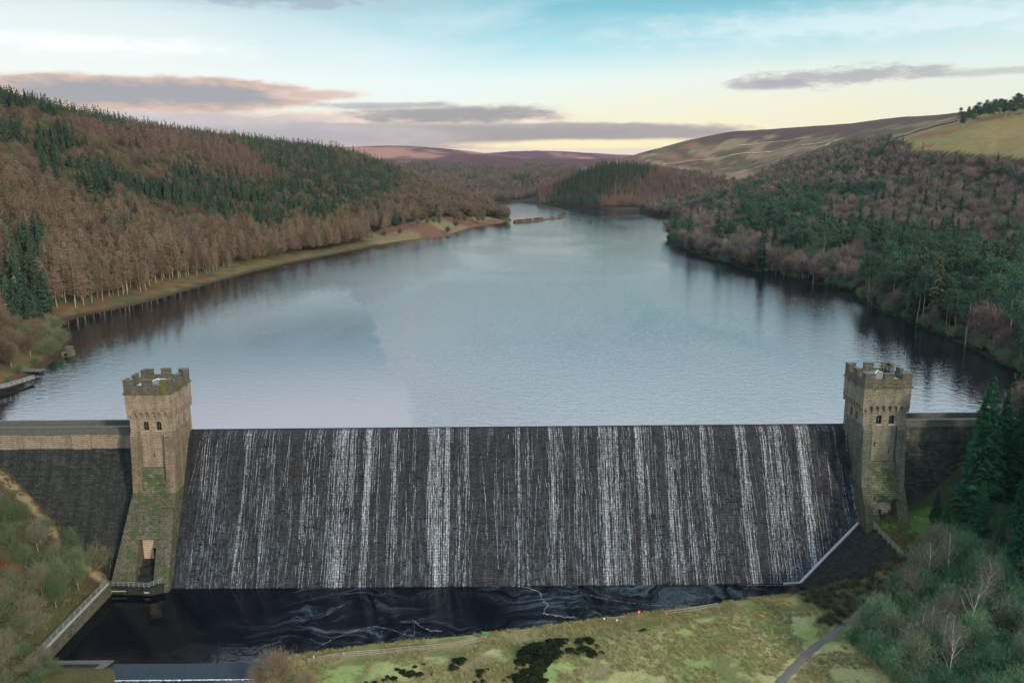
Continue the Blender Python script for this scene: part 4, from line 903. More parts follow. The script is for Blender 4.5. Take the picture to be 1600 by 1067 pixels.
def conifer(seed, H, Rm, m_, nw, nb, ns, wd, base=.08, droop=.28, shape=.85, twig=False, rag=.3):
    b = TB(seed); r = b.r
    for k in range(nw):
        f = (k + r.random() * .8) / nw; z = H * (base + (1 - base) * f)
        Rr = Rm * ((1 - f) ** shape) * (.75 + rag * r.random()) * min(1, .55 + 3 * f) + .15
        n = max(3, int(nb * (.5 + .5 * (1 - f)))); az = r.random(n) * 2 * np.pi; rl = Rr * (.7 + .4 * r.random(n))
        ca, sa = np.cos(az), np.sin(az); lift = .30 if twig else .02
        out = np.stack([ca, sa, np.full(n, lift)], 1)
        b.tris(np.stack([np.zeros(n), np.zeros(n), np.full(n, z)], 1), out + np.array([0, 0, -droop * .35]), rl, .05 if twig else .10)
        for s_ in np.linspace(.18, 1, ns):
            for side in (-1, 1):
                p = np.stack([ca * rl * s_, sa * rl * s_, z + lift * rl * s_ - droop * rl * s_ ** 1.6 + r.normal(0, .12, n)], 1)
                an = az + side * (.5 + .7 * r.random(n)); L = (rl * .42 * (1.15 - .6 * s_) + .25) * (.7 + .6 * r.random(n))
                b.tris(p, np.stack([np.cos(an), np.sin(an), (.25 if twig else -.35) + r.normal(0, .25, n)], 1), L, wd * (.7 + .6 * r.random(n)))
    b.tris(np.array([[0, 0, H * .96]]), np.array([[0, 0, 1.]]), H * .06, .06)
    return b.mesh('crown', m_)
def bare(seed, H, Rm, m_, nl, nt, tl_, wd, z0=.25, spread=1.0, top=.75, limbs=False):
    """rounded leafless crown: limbs fanning up and out, each carrying sprays of twigs"""
    b = TB(seed); r = b.r; ends = []
    lumps = r.normal(size=(6, 3)); lumps /= np.linalg.norm(lumps, axis=1, keepdims=True); la = r.random(6) * .4
    for k in range(nl):
        az = r.random() * 2 * np.pi; e = r.random() ** .8 * 1.45; zst = H * (z0 + .3 * r.random())
        dirn = np.array([np.cos(az) * np.cos(e) * spread, np.sin(az) * np.cos(e) * spread, np.sin(e)])
        k_ = 1 - .25 + (np.clip(lumps @ dirn, 0, 1) ** 3 * la).sum()
        tip = np.array([dirn[0] * Rm * k_, dirn[1] * Rm * k_, H * .45 + dirn[2] * H * .55 * min(k_, 1.1)]) * (.9 + .15 * r.random())
        st = np.array([0, 0, zst]); v = tip - st; b.tris(st[None], v[None], np.linalg.norm(v), .09)
        n = max(2, nt // nl); s_ = r.random(n) ** .55; p = st + v * s_[:, None] + r.normal(0, .30 + .03 * H, (n, 3)) * (.4 + s_[:, None])
        dd = v / np.linalg.norm(v) * .8 + r.normal(0, .55, (n, 3)) + np.array([0, 0, .35]); b.tris(p, dd, tl_ * (.6 + .8 * r.random(n)), wd * (.6 + .8 * r.random(n)))
    return b.mesh('crown', m_)
def pine_crown(seed, H, Rm, m_, nc_, nt, wd, low=.45):
    b = TB(seed); r = b.r
    for k in range(nc_):
        f = r.random(); az = r.random() * 2 * np.pi; z = H * (low + (.97 - low) * f); rr = Rm * (1 - f) ** .6 * (.35 + .65 * r.random())
        c = np.array([np.cos(az) * rr, np.sin(az) * rr, z]); b.tris(np.array([[0, 0, z - 1.2]]), (c - np.array([0, 0, z - 1.2]))[None], np.linalg.norm(c - np.array([0, 0, z - 1.2])), .08)
        dd = r.normal(size=(nt, 3)); dd[:, 2] = np.abs(dd[:, 2]) * .8 + .1; p = c + r.normal(0, 1, (nt, 3)) * np.array([.75, .75, .32]) * (.5 + Rm * .16); b.tris(p, dd, .6 + .5 * r.random(nt), wd)
    return b.mesh('crown', m_)
def trunk_mesh(H, r0, m_, bend=.0, seed=0, r1=.04, limbs=0, n=7):
    rr = random.Random(seed); t = MB(); pts = []; x = y = 0; bx, by = rr.uniform(-1, 1) * bend, rr.uniform(-1, 1) * bend
    for i in range(n):
        f = i / (n - 1); pts.append(Vector((x, y, H * f))); x += bx * H / n + rr.gauss(0, .012 * H * (bend > 0)); y += by * H / n + rr.gauss(0, .012 * H * (bend > 0))
    for i in range(n - 1):
        t.tube(pts[i] - Vector((0, 0, .6 if i == 0 else .02)), pts[i + 1], r0 + (r1 - r0) * i / (n - 1), r0 + (r1 - r0) * (i + 1) / (n - 1), 6)
    ends = []
    for k in range(limbs):
        f = rr.uniform(.35, .85); i = int(f * (n - 1)); st = pts[i]; a = rr.random() * 6.28; L = H * (1 - f) * rr.uniform(.5, .85) + .6
        e_ = st + Vector((math.cos(a) * L * .38, math.sin(a) * L * .38, L * .75)); t.tube(st, e_, r0 * (1 - f) * .35 + .012, .008, 4); ends.append(e_)
    return t.mesh('trunk', m_), pts, ends
def birch(seed, H):
    tm, pts, ends = trunk_mesh(H, .10, M['birch_bark'], .06, seed, .015, 10)
    b = TB(seed); r = b.r
    for e_ in ends + pts[3:]:
        n = 130; p = np.array(e_)[None] + r.normal(0, 1, (n, 3)) * np.array([.75, .75, .9]); dd = r.normal(0, .5, (n, 3)) + np.array([0, 0, .5]); b.tris(p, dd, .45 + .5 * r.random(n), .012 + .012 * r.random(n))
    return tm, b.mesh('crown', M['birch_twig'])
M['birch_twig'] = foliage('birch twigs', (.085, .10, .08), (.14, .15, .12))
# kinds: name -> list of variants (trunk mesh, crown mesh) with real heights in metres
VAR = {}; LOW = {}
VAR['spruce'] = [(trunk_mesh(H_ * .9, .26, M['bark'])[0], conifer(10 + i, H_, R_, M['spruce'], 30, 9, 6, .30)) for i, (H_, R_) in enumerate([(22, 3.6), (20, 3.2), (24, 3.9), (18, 3.3)])]
LOW['spruce'] = [conifer(20 + i, H_, R_, M['spruce'], 13, 6, 3, .55) for i, (H_, R_) in enumerate([(20, 2.9), (18, 2.7), (22, 3.1), (16, 2.7)])]
for nm, mt_ in (('larch', 'larch'), ('russet_larch', 'larch_red')):
    VAR[nm] = [(trunk_mesh(H_ * .92, .22, M['bark_pale'], .006, i)[0], conifer(30 + i, H_, R_, M[mt_], 26, 8, 5, .075, .24, .10, .60, True, .6)) for i, (H_, R_) in enumerate([(21, 3.9), (18, 3.6), (22, 4.3), (15, 3.4), (19, 3.3)])]
    LOW[nm] = [conifer(40 + i, H_, R_, M[mt_], 14, 6, 3, .22, .12, .10, .65, True, .5) for i, (H_, R_) in enumerate([(19, 3.7), (17, 3.4), (20, 3.8), (16, 3.5)])]
for nm, mt_ in (('broadleaf', 'broad'), ('broadleaf_r', 'broad_r')):
    VAR[nm] = [(trunk_mesh(H_ * .7, .20, M['bark_pale'] if i % 2 else M['bark'], .03, i)[0], bare(50 + i, H_, R_, M[mt_], 42, 2600, 1.5, .06)) for i, (H_, R_) in enumerate([(14, 5.0), (12, 4.6), (15, 5.2), (11, 4.4)])]
    LOW[nm] = [bare(60 + i, H_, R_, M[mt_], 16, 420, 2.2, .20) for i, (H_, R_) in enumerate([(14, 4.8), (12, 4.6), (15, 5.0), (11, 4.4)])]
VAR['pine'] = [(trunk_mesh(H_ * .93, .24, M['bark_pale'], .01, i)[0], pine_crown(70 + i, H_, R_, M['pine'], 34, 60, .085)) for i, (H_, R_) in enumerate([(19, 3.6), (17, 3.3), (20, 3.8)])]
LOW['pine'] = [pine_crown(80 + i, H_, R_, M['pine'], 16, 18, .22) for i, (H_, R_) in enumerate([(17, 3.6), (16, 3.4), (18, 3.8)])]
WORD = {'spruce': 'spruce_tree', 'larch': 'larch_tree', 'russet_larch': 'larch_tree', 'broadleaf': 'broadleaf_tree', 'broadleaf_r': 'broadleaf_tree', 'pine': 'pine_tree'}

# ------------------------------------------------------------------ where the stands of trees grow
ZS = dict(
    ridge=[(-500, 40), (0, 128), (200, 172), (345, 196), (348, 216), (320, 216), (200, 199), (110, 184), (0, 174), (-500, 120)],
    far_spruce=[(335, 196), (550, 218), (612, 238), (630, 285), (600, 302), (560, 320), (470, 304), (466, 290), (432, 258), (395, 236), (350, 214)],
    sg1=[(-5, 190), (30, 193), (32, 228), (0, 230)], sg2=[(60, 205), (98, 210), (100, 268), (62, 262)],
    band=[(30, 240), (100, 262), (140, 262), (200, 262), (270, 268), (345, 266), (400, 280), (540, 282), (615, 300), (620, 330), (540, 332), (415, 357), (330, 354), (270, 347), (215, 342), (150, 322), (85, 294)],
    leftdark=[(5, 362), (72, 368), (74, 478), (2, 484)],
    larch_hi=[(105, 172), (200, 194), (320, 210), (400, 238), (466, 292), (350, 277), (322, 244), (200, 226), (128, 212)],
    larch_lo=[(-600, 180), (0, 255), (75, 290), (150, 328), (215, 348), (330, 358), (420, 360), (560, 336), (640, 322), (665, 345), (560, 390), (400, 425), (240, 475), (112, 500), (80, 480), (0, 490), (-600, 700)],
    spur=[(850, 330), (858, 294), (930, 246), (975, 236), (1028, 250), (1012, 275), (960, 294), (938, 322)],
    far_wood=[(560, 300), (620, 262), (660, 256), (760, 262), (800, 266), (850, 248), (905, 266), (908, 300), (870, 324), (770, 320)],
    green_r=[(1275, 372), (1345, 352), (1600, 385), (1720, 680), (1500, 552), (1340, 470), (1275, 445)], green_m=[(1160, 300), (1290, 290), (1290, 352), (1150, 360)])
def grid(x0, x1, y0, y1, s_, seed):
    r = np.random.default_rng(seed); xs = np.arange(x0, x1, s_); ys = np.arange(y0, y1, s_); X, Y = np.meshgrid(xs, ys)
    X = X + (np.arange(len(ys)) % 2)[:, None] * s_ / 2
    X = X.ravel() + r.uniform(-.42, .42, X.size) * s_; Y = Y.ravel() + r.uniform(-.42, .42, Y.size) * s_
    k = np.abs(X) < Y * .84; return X[k], Y[k]
cx, cy = [], []
for y0, y1, s_ in ((192, 650, 5.2), (650, 1100, 5.8), (1100, 1650, 6.8), (1650, 2900, 9.5)):
    a, b = grid(-.85 * y1, .85 * y1, y0, y1, s_, int(y0)); cx.append(a); cy.append(b)
cx = np.concatenate(cx); cy = np.concatenate(cy)
s1 = sdist(cx, cy, RES); k = (s1 > 4) | ((s1 > .3) & (cx > 0)); cx, cy, s1 = cx[k], cy[k], s1[k]
cz = height(cx, cy); bx_, by_ = proj(cx, cy, cz); mx_, my_ = proj(cx, cy, cz + 9)
U = np.random.default_rng(3).random(len(cx)); U2 = np.random.default_rng(4).random(len(cx))
wx_ = mx_ + (fbm(cx / 26 + 40, cy / 26, 3) - .45) * 46 + (U - .5) * 14; wy_ = my_ + (fbm(cx / 26, cy / 26 + 60, 3) - .45) * 30 + (U2 - .5) * 8
inz = lambda n: inpoly(wx_, wy_, ZS[n])
left = (mx_ < 800) & (cy < 1560) & (cx < 0); right_ = (cx > 0) & (cy < 1200) & (mx_ > 1000); spurz = (cy > 1250) & (cy < 1700) & (bx_ > 840) & (bx_ < 1240) & (cx > 50)
clump = fbm(cx / 45, cy / 45, 3)
kind = np.full(len(cx), '', dtype='<U14')
kind[left] = 'broadleaf'
kind[left & (clump > .66)] = 'spruce'
kind[left & inz('larch_hi')] = 'russet_larch'; kind[left & inz('larch_lo')] = 'larch'
kind[left & inz('larch_lo') & (U < .05)] = 'broadleaf'; kind[left & inz('larch_lo') & (fbm(cx / 30 + 8, cy / 30, 3) > .66)] = 'spruce'
b_ = left & inz('band'); kind[b_ & (clump + .3 * U > .58)] = 'spruce'
for zn in ('ridge', 'far_spruce', 'sg1', 'sg2', 'leftdark'): kind[left & inz(zn)] = 'spruce'
kind[left & inz('far_spruce') & (fbm(cx / 70 + 3, cy / 70, 3) > .64)] = 'russet_larch'
kind[left & inz('far_spruce') & (U < .16)] = 'broadleaf'
kind[left & (bx_ < 105) & (by_ > 520)] = 'broadleaf'
kind[left & (bx_ > 660) & (kind == 'spruce') & (U < .7)] = 'broadleaf'
kind[right_] = 'broadleaf_r'; kind[right_ & (clump > .61)] = 'pine'; kind[right_ & (U < .05)] = 'spruce'
kind[right_ & inz('green_m') & (clump + .2 * U > .52)] = 'pine'
q = right_ & inz('green_r'); kind[q & (clump + .3 * U > .60)] = 'pine'; kind[q & (clump + .3 * U > .76)] = 'spruce'
kind[right_ & (mx_ > 1500) & (my_ > 400) & (U < .35)] = 'pine'
kind[spurz] = 'russet_larch'; kind[spurz & inz('spur')] = 'spruce'; kind[spurz & (bx_ > 1040) & (by_ > 318)] = 'spruce'
kind[spurz & (bx_ > 1060) & (U < .4)] = 'broadleaf_r'
fw = (cy > 1560) & inz('far_wood'); kind[fw] = 'russet_larch'; kind[fw & (U < .45)] = 'broadleaf_r'; kind[fw & (fbm(cx / 160, cy / 260, 3) > .60)] = 'spruce'
# open ground
bare_g = (inpoly(bx_, by_, Z_FIELD) & (cy > 690)) | (inpoly(bx_, by_, Z_MOOR) & (cy > 1150)) | (inpoly(bx_, by_, Z_LAWN) & (cx < 0) & (cy > 550) & (U < .93))
bare_g |= (cx < 0) & (cy < 900) & (s1 < 9 + 9 * fbm(cx / 30, cy / 30, 2)) & (bx_ > 105)
bare_g |= (bx_ < 70) & (by_ > 575) | ((bx_ < 110) & (s1 < 7)) | (right_ & (by_ < 218) & (cy > 1000)) | ((cy > 700) & (bx_ > 1395) & (by_ < 232))
bare_g |= (cy < 235) & (cx < 0) | ((bx_ < 60) & (by_ > 470) & (by_ < 500))
kind[bare_g] = ''
tx_, ty_ = proj(cx, cy, cz + 11)
skyb = np.interp(tx_, [1000, 1100, 1150, 1200, 1260, 1330, 1408, 1424, 1500, 1600, 1900], [0, 262, 286, 264, 236, 215, 212, 232, 238, 247, 262])
kind[(cx > 0) & (cy < 1250) & (tx_ > 1100) & (ty_ < skyb + 6 * U)] = ''
k = (kind != '') & (bx_ > -260) & (bx_ < 1860); k &= ~hidden(cx, cy, cz + 20)
cx, cy, cz, bx_, by_, kind, U2, s1, clump = [a[k] for a in (cx, cy, cz, bx_, by_, kind, U2, s1, clump)]
print('trees', len(cx), {n: int((kind == n).sum()) for n in set(kind)})

def zone_words(n, px, py, x, y, sd, s_):
    """label and group of a woodland tree from the stand it grows in, its size and what it stands near"""
    size = 'tall ' if s_ > .94 else ('young ' if s_ < .72 else '')
    if x < 0:
        at = 'at the left edge' if px < 90 else ('left of the stone tower line' if px < 190 else ('above the left tower' if px < 300 else ('right of the left tower' if px < 430 else ('towards the pasture' if px < 560 else 'beside the far left pasture'))))
    else:
        at = 'on the headland' if px < 1150 else ('behind the headland' if px < 1250 else ('above mid lake' if px < 1340 else ('above the right tower' if px < 1440 else ('right of the right tower' if px < 1530 else 'at the right edge'))))
    up = 'near the water' if sd < 45 else ('low on the slope' if sd < 110 else ('halfway up' if sd < 230 else 'high on the slope'))
    if n == 'spruce': what = 'dark green spruce'; g_ = 'spruces'
    elif n == 'pine': what = 'blue green pine'; g_ = 'pines'
    elif n == 'larch': what = 'bare tawny larch'; g_ = 'bare larches'
    elif n == 'russet_larch': what = 'bare russet larch'; g_ = 'russet larches'
    elif x < 0: what = 'leafless brown tree'; g_ = 'leafless trees'
    else: what = 'leafless purple grey tree'; g_ = 'leafless trees'
    if n == 'larch' and sd < 26: what = 'pale trunked bare larch'; up = 'in the front row by the water'; g_ = 'front row larches'
    if x < 0 and py > 500 and px < 115: what = 'small ' + what.replace('broadleaf ', ''); up = 'on the bank above the dam'; size = ''
    lb = (size + what + ' ' + up + ' ' + at)
    if len(lb.split()) > 16: lb = lb.replace('in the front row by the water', 'in the front row')
    return lb, (size + g_ + ' ' + up + ' ' + at)
FAM = {'spruce': 'spruce', 'pine': 'pine', 'larch': 'larch', 'russet_larch': 'larch', 'broadleaf': 'broadleaf', 'broadleaf_r': 'broadleaf'}
BUDGET = {'spruce': 270, 'pine': 280, 'larch': 300, 'broadleaf': 270}
def put_tree(name, tm, cm, x, y, z, s_, rz, label, cat, group, sz=None):
    o = empty(name, (x, y, z), rz); o.scale = (s_, s_, sz or s_); link('trunk', tm, o); link('crown', cm, o); tag(o, label, cat, group); return o
fam = np.array([FAM[n] for n in kind]); solo = np.zeros(len(cx), bool)
for f_, nmax in BUDGET.items():
    c = np.where((fam == f_) & (bx_ > 5) & (bx_ < 1595) & (by_ < 1060))[0]
    c = c[np.argsort(np.hypot(cx[c], cy[c]))][:nmax]; solo[c] = True
rt = random.Random(11)
for i in np.where(solo)[0]:
    n = kind[i]; v = VAR[n][rt.randrange(len(VAR[n]))]; s_ = .58 + .50 * U2[i]; s_ *= (.72 + .36 * fbm(cx[i:i + 1] / 14, cy[i:i + 1] / 14, 2)[0] / .38 if 'larch' in n and cx[i] < 0 else (1.28 if n in ('pine', 'spruce') and cx[i] > 0 and s1[i] < 60 else 1)); lb, gp = zone_words(n, bx_[i], by_[i], cx[i], cy[i], s1[i], s_)
    if by_[i] > 515 and bx_[i] < 110: s_ *= .62
    put_tree(WORD[n], v[0], v[1], cx[i], cy[i], cz[i] - .15, s_, rt.random() * 6.28, lb, {'spruce': 'spruce', 'pine': 'pine'}.get(n, 'larch' if 'larch' in n else 'bare tree'), gp)
def scatter(name, meshes, pts, rot, scl, label, cat, kindw='stuff'):
    """one object whose points carry whole trees"""
    src = bpy.data.collections.new(name + '_source')
    for i, me in enumerate(meshes): so = bpy.data.objects.new('%s_shape_%s' % (name, chr(97 + i)), me); src.objects.link(so)
    me = bpy.data.meshes.new(name); me.vertices.add(len(pts)); me.vertices.foreach_set('co', np.asarray(pts, np.float32).ravel())
    a = me.attributes.new('turn', 'FLOAT_VECTOR', 'POINT'); a.data.foreach_set('vector', np.asarray(rot, np.float32).ravel())
    a = me.attributes.new('grow', 'FLOAT', 'POINT'); a.data.foreach_set('value', np.asarray(scl, np.float32))
    a = me.attributes.new('pick', 'INT', 'POINT'); a.data.foreach_set('value', RNG.integers(0, len(meshes), len(pts)).astype(np.int32))
    o = link(name, me); gt = bpy.data.node_groups.new(name, 'GeometryNodeTree')
    gt.interface.new_socket('Geometry', in_out='INPUT', socket_type='NodeSocketGeometry'); gt.interface.new_socket('Geometry', in_out='OUTPUT', socket_type='NodeSocketGeometry')
    gi = gt.nodes.new('NodeGroupInput'); go = gt.nodes.new('NodeGroupOutput'); ip = gt.nodes.new('GeometryNodeInstanceOnPoints'); ci = gt.nodes.new('GeometryNodeCollectionInfo')
    ci.inputs['Collection'].default_value = src; ci.inputs['Separate Children'].default_value = True; ci.inputs['Reset Children'].default_value = True
    def att(nm, ty): n = gt.nodes.new('GeometryNodeInputNamedAttribute'); n.data_type = ty; n.inputs['Name'].default_value = nm; return n.outputs['Attribute']
    gt.links.new(gi.outputs[0], ip.inputs['Points']); gt.links.new(ci.outputs[0], ip.inputs['Instance']); ip.inputs['Pick Instance'].default_value = True
    gt.links.new(att('pick', 'INT'), ip.inputs['Instance Index']); gt.links.new(att('turn', 'FLOAT_VECTOR'), ip.inputs['Rotation']); gt.links.new(att('grow', 'FLOAT'), ip.inputs['Scale'])
    gt.links.new(ip.outputs[0], go.inputs[0]); md = o.modifiers.new('scatter', 'NODES'); md.node_group = gt
    return tag(o, label, cat, kind=kindw)
words = {'spruce': ('spruce_forest', 'dark green spruce forest over the left ridge and far spur'), 'pine': ('pine_forest', 'blue green pines scattered through the right hillside woods'),
         'larch': ('larch_forest', 'tawny leafless larch plantation filling the lower left hillside'), 'russet_larch': ('russet_larch_forest', 'russet larch stands high on the left hill and round the far valley'),
         'broadleaf': ('broadleaf_wood', 'bare brown broadleaf wood over the left hillside'), 'broadleaf_r': ('broadleaf_wood', 'bare purple grey broadleaf wood covering the right hillside')}
for n, (nm, lb) in words.items():
    for nearp in ((True, False)):
        k = (~solo) & (kind == n) & ((cy < 800) == nearp)
        if not k.any(): continue
        meshes = [v[1] for v in VAR[n]] if nearp else LOW[n]; pts = np.stack([cx, cy, cz - .3], 1)[k]; m_ = len(pts)
        tilt = RNG.normal(0, .035, (m_, 2)); scatter(nm, meshes, pts, np.c_[tilt, RNG.random(m_) * 6.28], .58 + .50 * U2[k], lb + (' nearer the camera' if nearp else ' in the distance'), 'forest')

# the same woods carried on beyond both ends of the dam, downstream
for nm, mm, lb, x0, x1 in (('hillside_wood', [v[1] for v in VAR['broadleaf_r']] + [VAR['spruce'][0][1]], 'mixed wood on the slope beyond the right end of the dam', 120, 200), ('hillside_wood', [v[1] for v in VAR['broadleaf']], 'leafless wood on the slope beyond the left end of the dam', -210, -160)):
    q = np.random.default_rng(int(abs(x0))); x = q.uniform(x0, x1, 420); y = q.uniform(80, 215, 420); k = ((y < 186) | (y > 196)) & (sdist(x, y, RES) > 3); x, y = x[k], y[k]
    scatter(nm, mm, np.c_[x, y, height(x, y) - .2], np.c_[np.zeros((len(x), 2)), q.random(len(x)) * 6.28], q.uniform(.6, 1.0, len(x)), lb, 'wood')

# trees that stand out
def one(nm, word, px, py, Y, s_, label, cat, v=0, group=None, zoff=0, sz=None):
    X = P(px, py, Y)[0]; z = float(height(np.array([X]), np.array([Y]))[0]); t_, c_ = VAR[nm][v]
    return put_tree(word, t_, c_, X, Y, z - .2 + zoff, s_, rt.random() * 6.28, label, cat, group, sz)
silver = foliage('silver blue needles', (.10, .17, .15), (.13, .21, .18))
VAR['silver'] = [(VAR['spruce'][0][0], conifer(91, 22, 3.6, silver, 30, 9, 6, .30))]
one('silver', 'spruce_tree', 28, 480, 312, .95, 'silver blue spruce beside dark conifers at the left edge', 'spruce')
g_ = G(1052, 372); 
for dx_, dy_, s_, lb in ((0, 6, .95, 'taller dark pine at the tip of the right headland, reflected in the water'), (7, 9, .8, 'shorter dark pine just right of the tall one on the headland tip')):
    t_, c_ = VAR['pine'][0]; s_ *= 1.1; z = float(height(np.array([g_[0] + dx_]), np.array([g_[1] + dy_]))[0]); put_tree('pine_tree', t_, c_, g_[0] + dx_, g_[1] + dy_, max(z, .3), s_, 1, lb, 'pine', None)
r_ = random.Random(5)
for i in range(90):
    px = 1499 + i * 1.75 + r_.uniform(-3, 3); Y = r_.uniform(930, 1035); a = P(px, 190, Y)[0]; z = float(height(np.array([a]), np.array([Y]))[0])
    t_, c_ = VAR['pine'][i % 3]; pp = proj(a, Y, z)
    put_tree('pine_tree', t_, c_, a, Y, z - .3, r_.uniform(1.0, 1.5) * (1.0 if px > 1520 else .7), r_.random() * 6, 'dark pine in the clump on the skyline above the pale field', 'pine', 'pines of the skyline clump', r_.uniform(.75, 1.1))
# big spruces in front of the right wing wall
big = [(104.0, 166, 34, 'tallest dark green spruce, in front of the right stone wall'), (113, 158, 33, 'huge dark spruce cut by the right edge, behind the tallest one'), (118, 172, 30, 'tall spruce at the right edge against the water'),
       (100, 145, 17, 'dark young spruce below the tall spruces at the right'), (108, 146, 24, 'broad shaded spruce at the right edge halfway down'), (101, 160, 15, 'small shaded spruce at the foot of the right wall'), (113, 137, 22, 'dense dark spruce at the right edge above the birches'),
       (97, 170, 9, 'low dark spruce against the foot of the right wall'), (125, 165, 30, 'shaded spruce behind the edge trees at the far right'), (110, 178, 19, 'shaded spruce pressed against the right wall'), (104, 152, 19, 'dark spruce with drooping boughs beneath the tallest spruce'),
       (109, 168, 27, 'second tallest spruce just right of the tallest one'), (116, 150, 29, 'broad dark spruce on the right edge in front of the water'), (108, 130, 18, 'dark spruce at the right edge behind the white birch stems'), (101, 152, 12, 'short black green spruce between the wall foot and the birches'), (96, 164, 9, 'squat dark spruce right of the timber stub fence'),
       (105, 139, 17, 'mid sized dark spruce above the thicket near the right edge'), (99, 156, 14, 'narrow dark spruce at the edge of the thicket below the wall'), (121, 148, 30, 'towering spruce mostly outside the right edge'), (112, 165, 24, 'shaded spruce wedged behind the second tallest one')]
bigm = [(trunk_mesh(27, .42, M['bark'])[0], conifer(95 + i, 30, 5.6, foliage('deep green spruce needles ' + 'ab'[i], (.012, .060, .035), (.025, .085, .048)), 52, 13, 9, .17, .04, .34, .8)) for i in range(2)]
for i, (x, y, h_, lb) in enumerate(big):
    z = float(height(np.array([x]), np.array([float(y)]))[0]); put_tree('spruce_tree', *bigm[i % 2], x, y, z - .5, h_ / 30 * (1.12 if h_ < 25 else 1), i * 1.3, lb, 'spruce', None, h_ / 30)

# ------------------------------------------------------------------ foreground scrub, birches, gorse
def put(nm, mesh_, x, y, s_, label, cat, group=None, rz=0, zoff=-.1, sz=None):
    z = float(height(np.array([x]), np.array([y]))[0]); o = link(nm, mesh_); o.location = (x, y, z + zoff); o.rotation_euler.z = rz; o.scale = (s_, s_, sz or s_); return tag(o, label, cat, group)
sv = {n: [bare(100 + i + 10 * j, 5.5, 2.9, M[n], 34, 2600, .75, .030, .05, 1.15) for i in range(3)] for j, n in enumerate(('bush', 'bush_r', 'bramble'))}
M['grey'] = foliage('grey twigs', (.085, .095, .075), (.16, .165, .135), hue2=(.08, .12, .08))
fb = {n: [(trunk_mesh(6.5, .12, M['bark_pale'], .06, 7 + i, .03, 5)[0], bare(140 + i + 10 * j, 9, 3.6, M[n], 46, 4200, .9, .026, .2)) for i in range(3)] for j, n in enumerate(('bush', 'bush_r', 'grey'))}
r_ = random.Random(21)
def poisson(x0, x1, y0, y1, d_, ok, seed):
    q = random.Random(seed); out = []
    for _ in range(6000):
        x, y = q.uniform(x0, x1), q.uniform(y0, y1)
        if ok(x, y) and all((x - a) ** 2 + (y - b) ** 2 > d_ * d_ for a, b in out): out.append((x, y))
    return out
def pxy(x, y, z): a, b = proj(np.array([x]), np.array([y]), np.array([z])); return float(a[0]), float(b[0])
PATH = [G(1205, 1085, -29.5), G(1235, 1050, -29.3), G(1275, 1005, -28.8), G(1320, 960, -28), G(1372, 925, -26.5)]
def dpath(x, y): return min(float(abs(sdist(np.array([x]), np.array([y]), [a[:2], b[:2], a[:2]])[0])) for a, b in zip(PATH, PATH[1:]))
def ok_r(x, y):
    if x < 66 + (y - 125) * .0: return False
    if y > 160 or (y > 156 and x < 88): return False
    if x < 78 and y > 148: return False
    return dpath(x, y) > 3.2 and x > PATH[0][0] + 5 + (y - 128) * .75
def near_words(what, x, y):
    w_ = ('close beside the footpath' if dpath(x, y) < 9 else ('right of the path' if x < 88 else 'far right of the path')); d_ = ('below the timber fence' if y > 150 else ('level with the forked birch' if y > 138 else ('among the white birch stems' if y > 124 else 'at the bottom edge')))
    return what + ' ' + w_ + ', ' + d_, 'bush', what + ' group ' + w_ + ' ' + d_
pts = poisson(50, 118, 100, 166, 3.6, ok_r, 1)
for x, y in pts:
    t_ = r_.random(); dark = x > 96
    lowz = dpath(x, y) < 7
    if t_ < .5 or lowz: put('shrub', sv['bush_r'][r_.randrange(3)], x, y, r_.uniform(.55, .85) if lowz else r_.uniform(.8, 1.25), *near_words('green scrub bush', x, y), r_.random() * 6)
    else:
        v = fb['bush_r' if t_ < .90 else 'grey'][r_.randrange(3)]; z = float(height(np.array([x]), np.array([y]))[0])
        put_tree('scrub_tree', v[0], v[1], x, y, z - .1, r_.uniform(.75, 1.15), r_.random() * 6, near_words(('mossy' if t_ < .90 else 'grey') + ' bare tree', x, y)[0], 'bare tree', near_words(('mossy' if t_ < .90 else 'grey') + ' leafless tree', x, y)[2])
# birches by their white stems
for i, (px, py, Y, h_, lb) in enumerate([(1480, 1075, 122, 12, 'tall straight white birch stem, most visible in the right thicket'), (1469, 1030, 128, 10, 'white birch stem just left of the tallest one'), (1451, 1015, 131, 9.5, 'leaning white birch stem in the middle of the thicket'), (1434, 1018, 130, 9, 'curved pale birch leftmost in the right thicket'),
                                         (1483, 885, 152, 8.5, 'forked white birch high up near the timber fence'), (1516, 1000, 134, 12, 'slim pale birch against dark undergrowth at the right'), (1594, 1080, 118, 12, 'white birch stem at the lower right corner'), (1453, 900, 151, 8, 'small pale birch left of the forked one'), (1540, 950, 140, 10, 'faint birch stem in front of the dark spruces')]):
    X = P(px, py, Y)[0]; z = float(height(np.array([X]), np.array([float(Y)]))[0]); tm, cm = birch(200 + i, h_ + 2.5); put_tree('birch_tree', tm, cm, X, Y, z, 1, i, lb, 'birch', None)
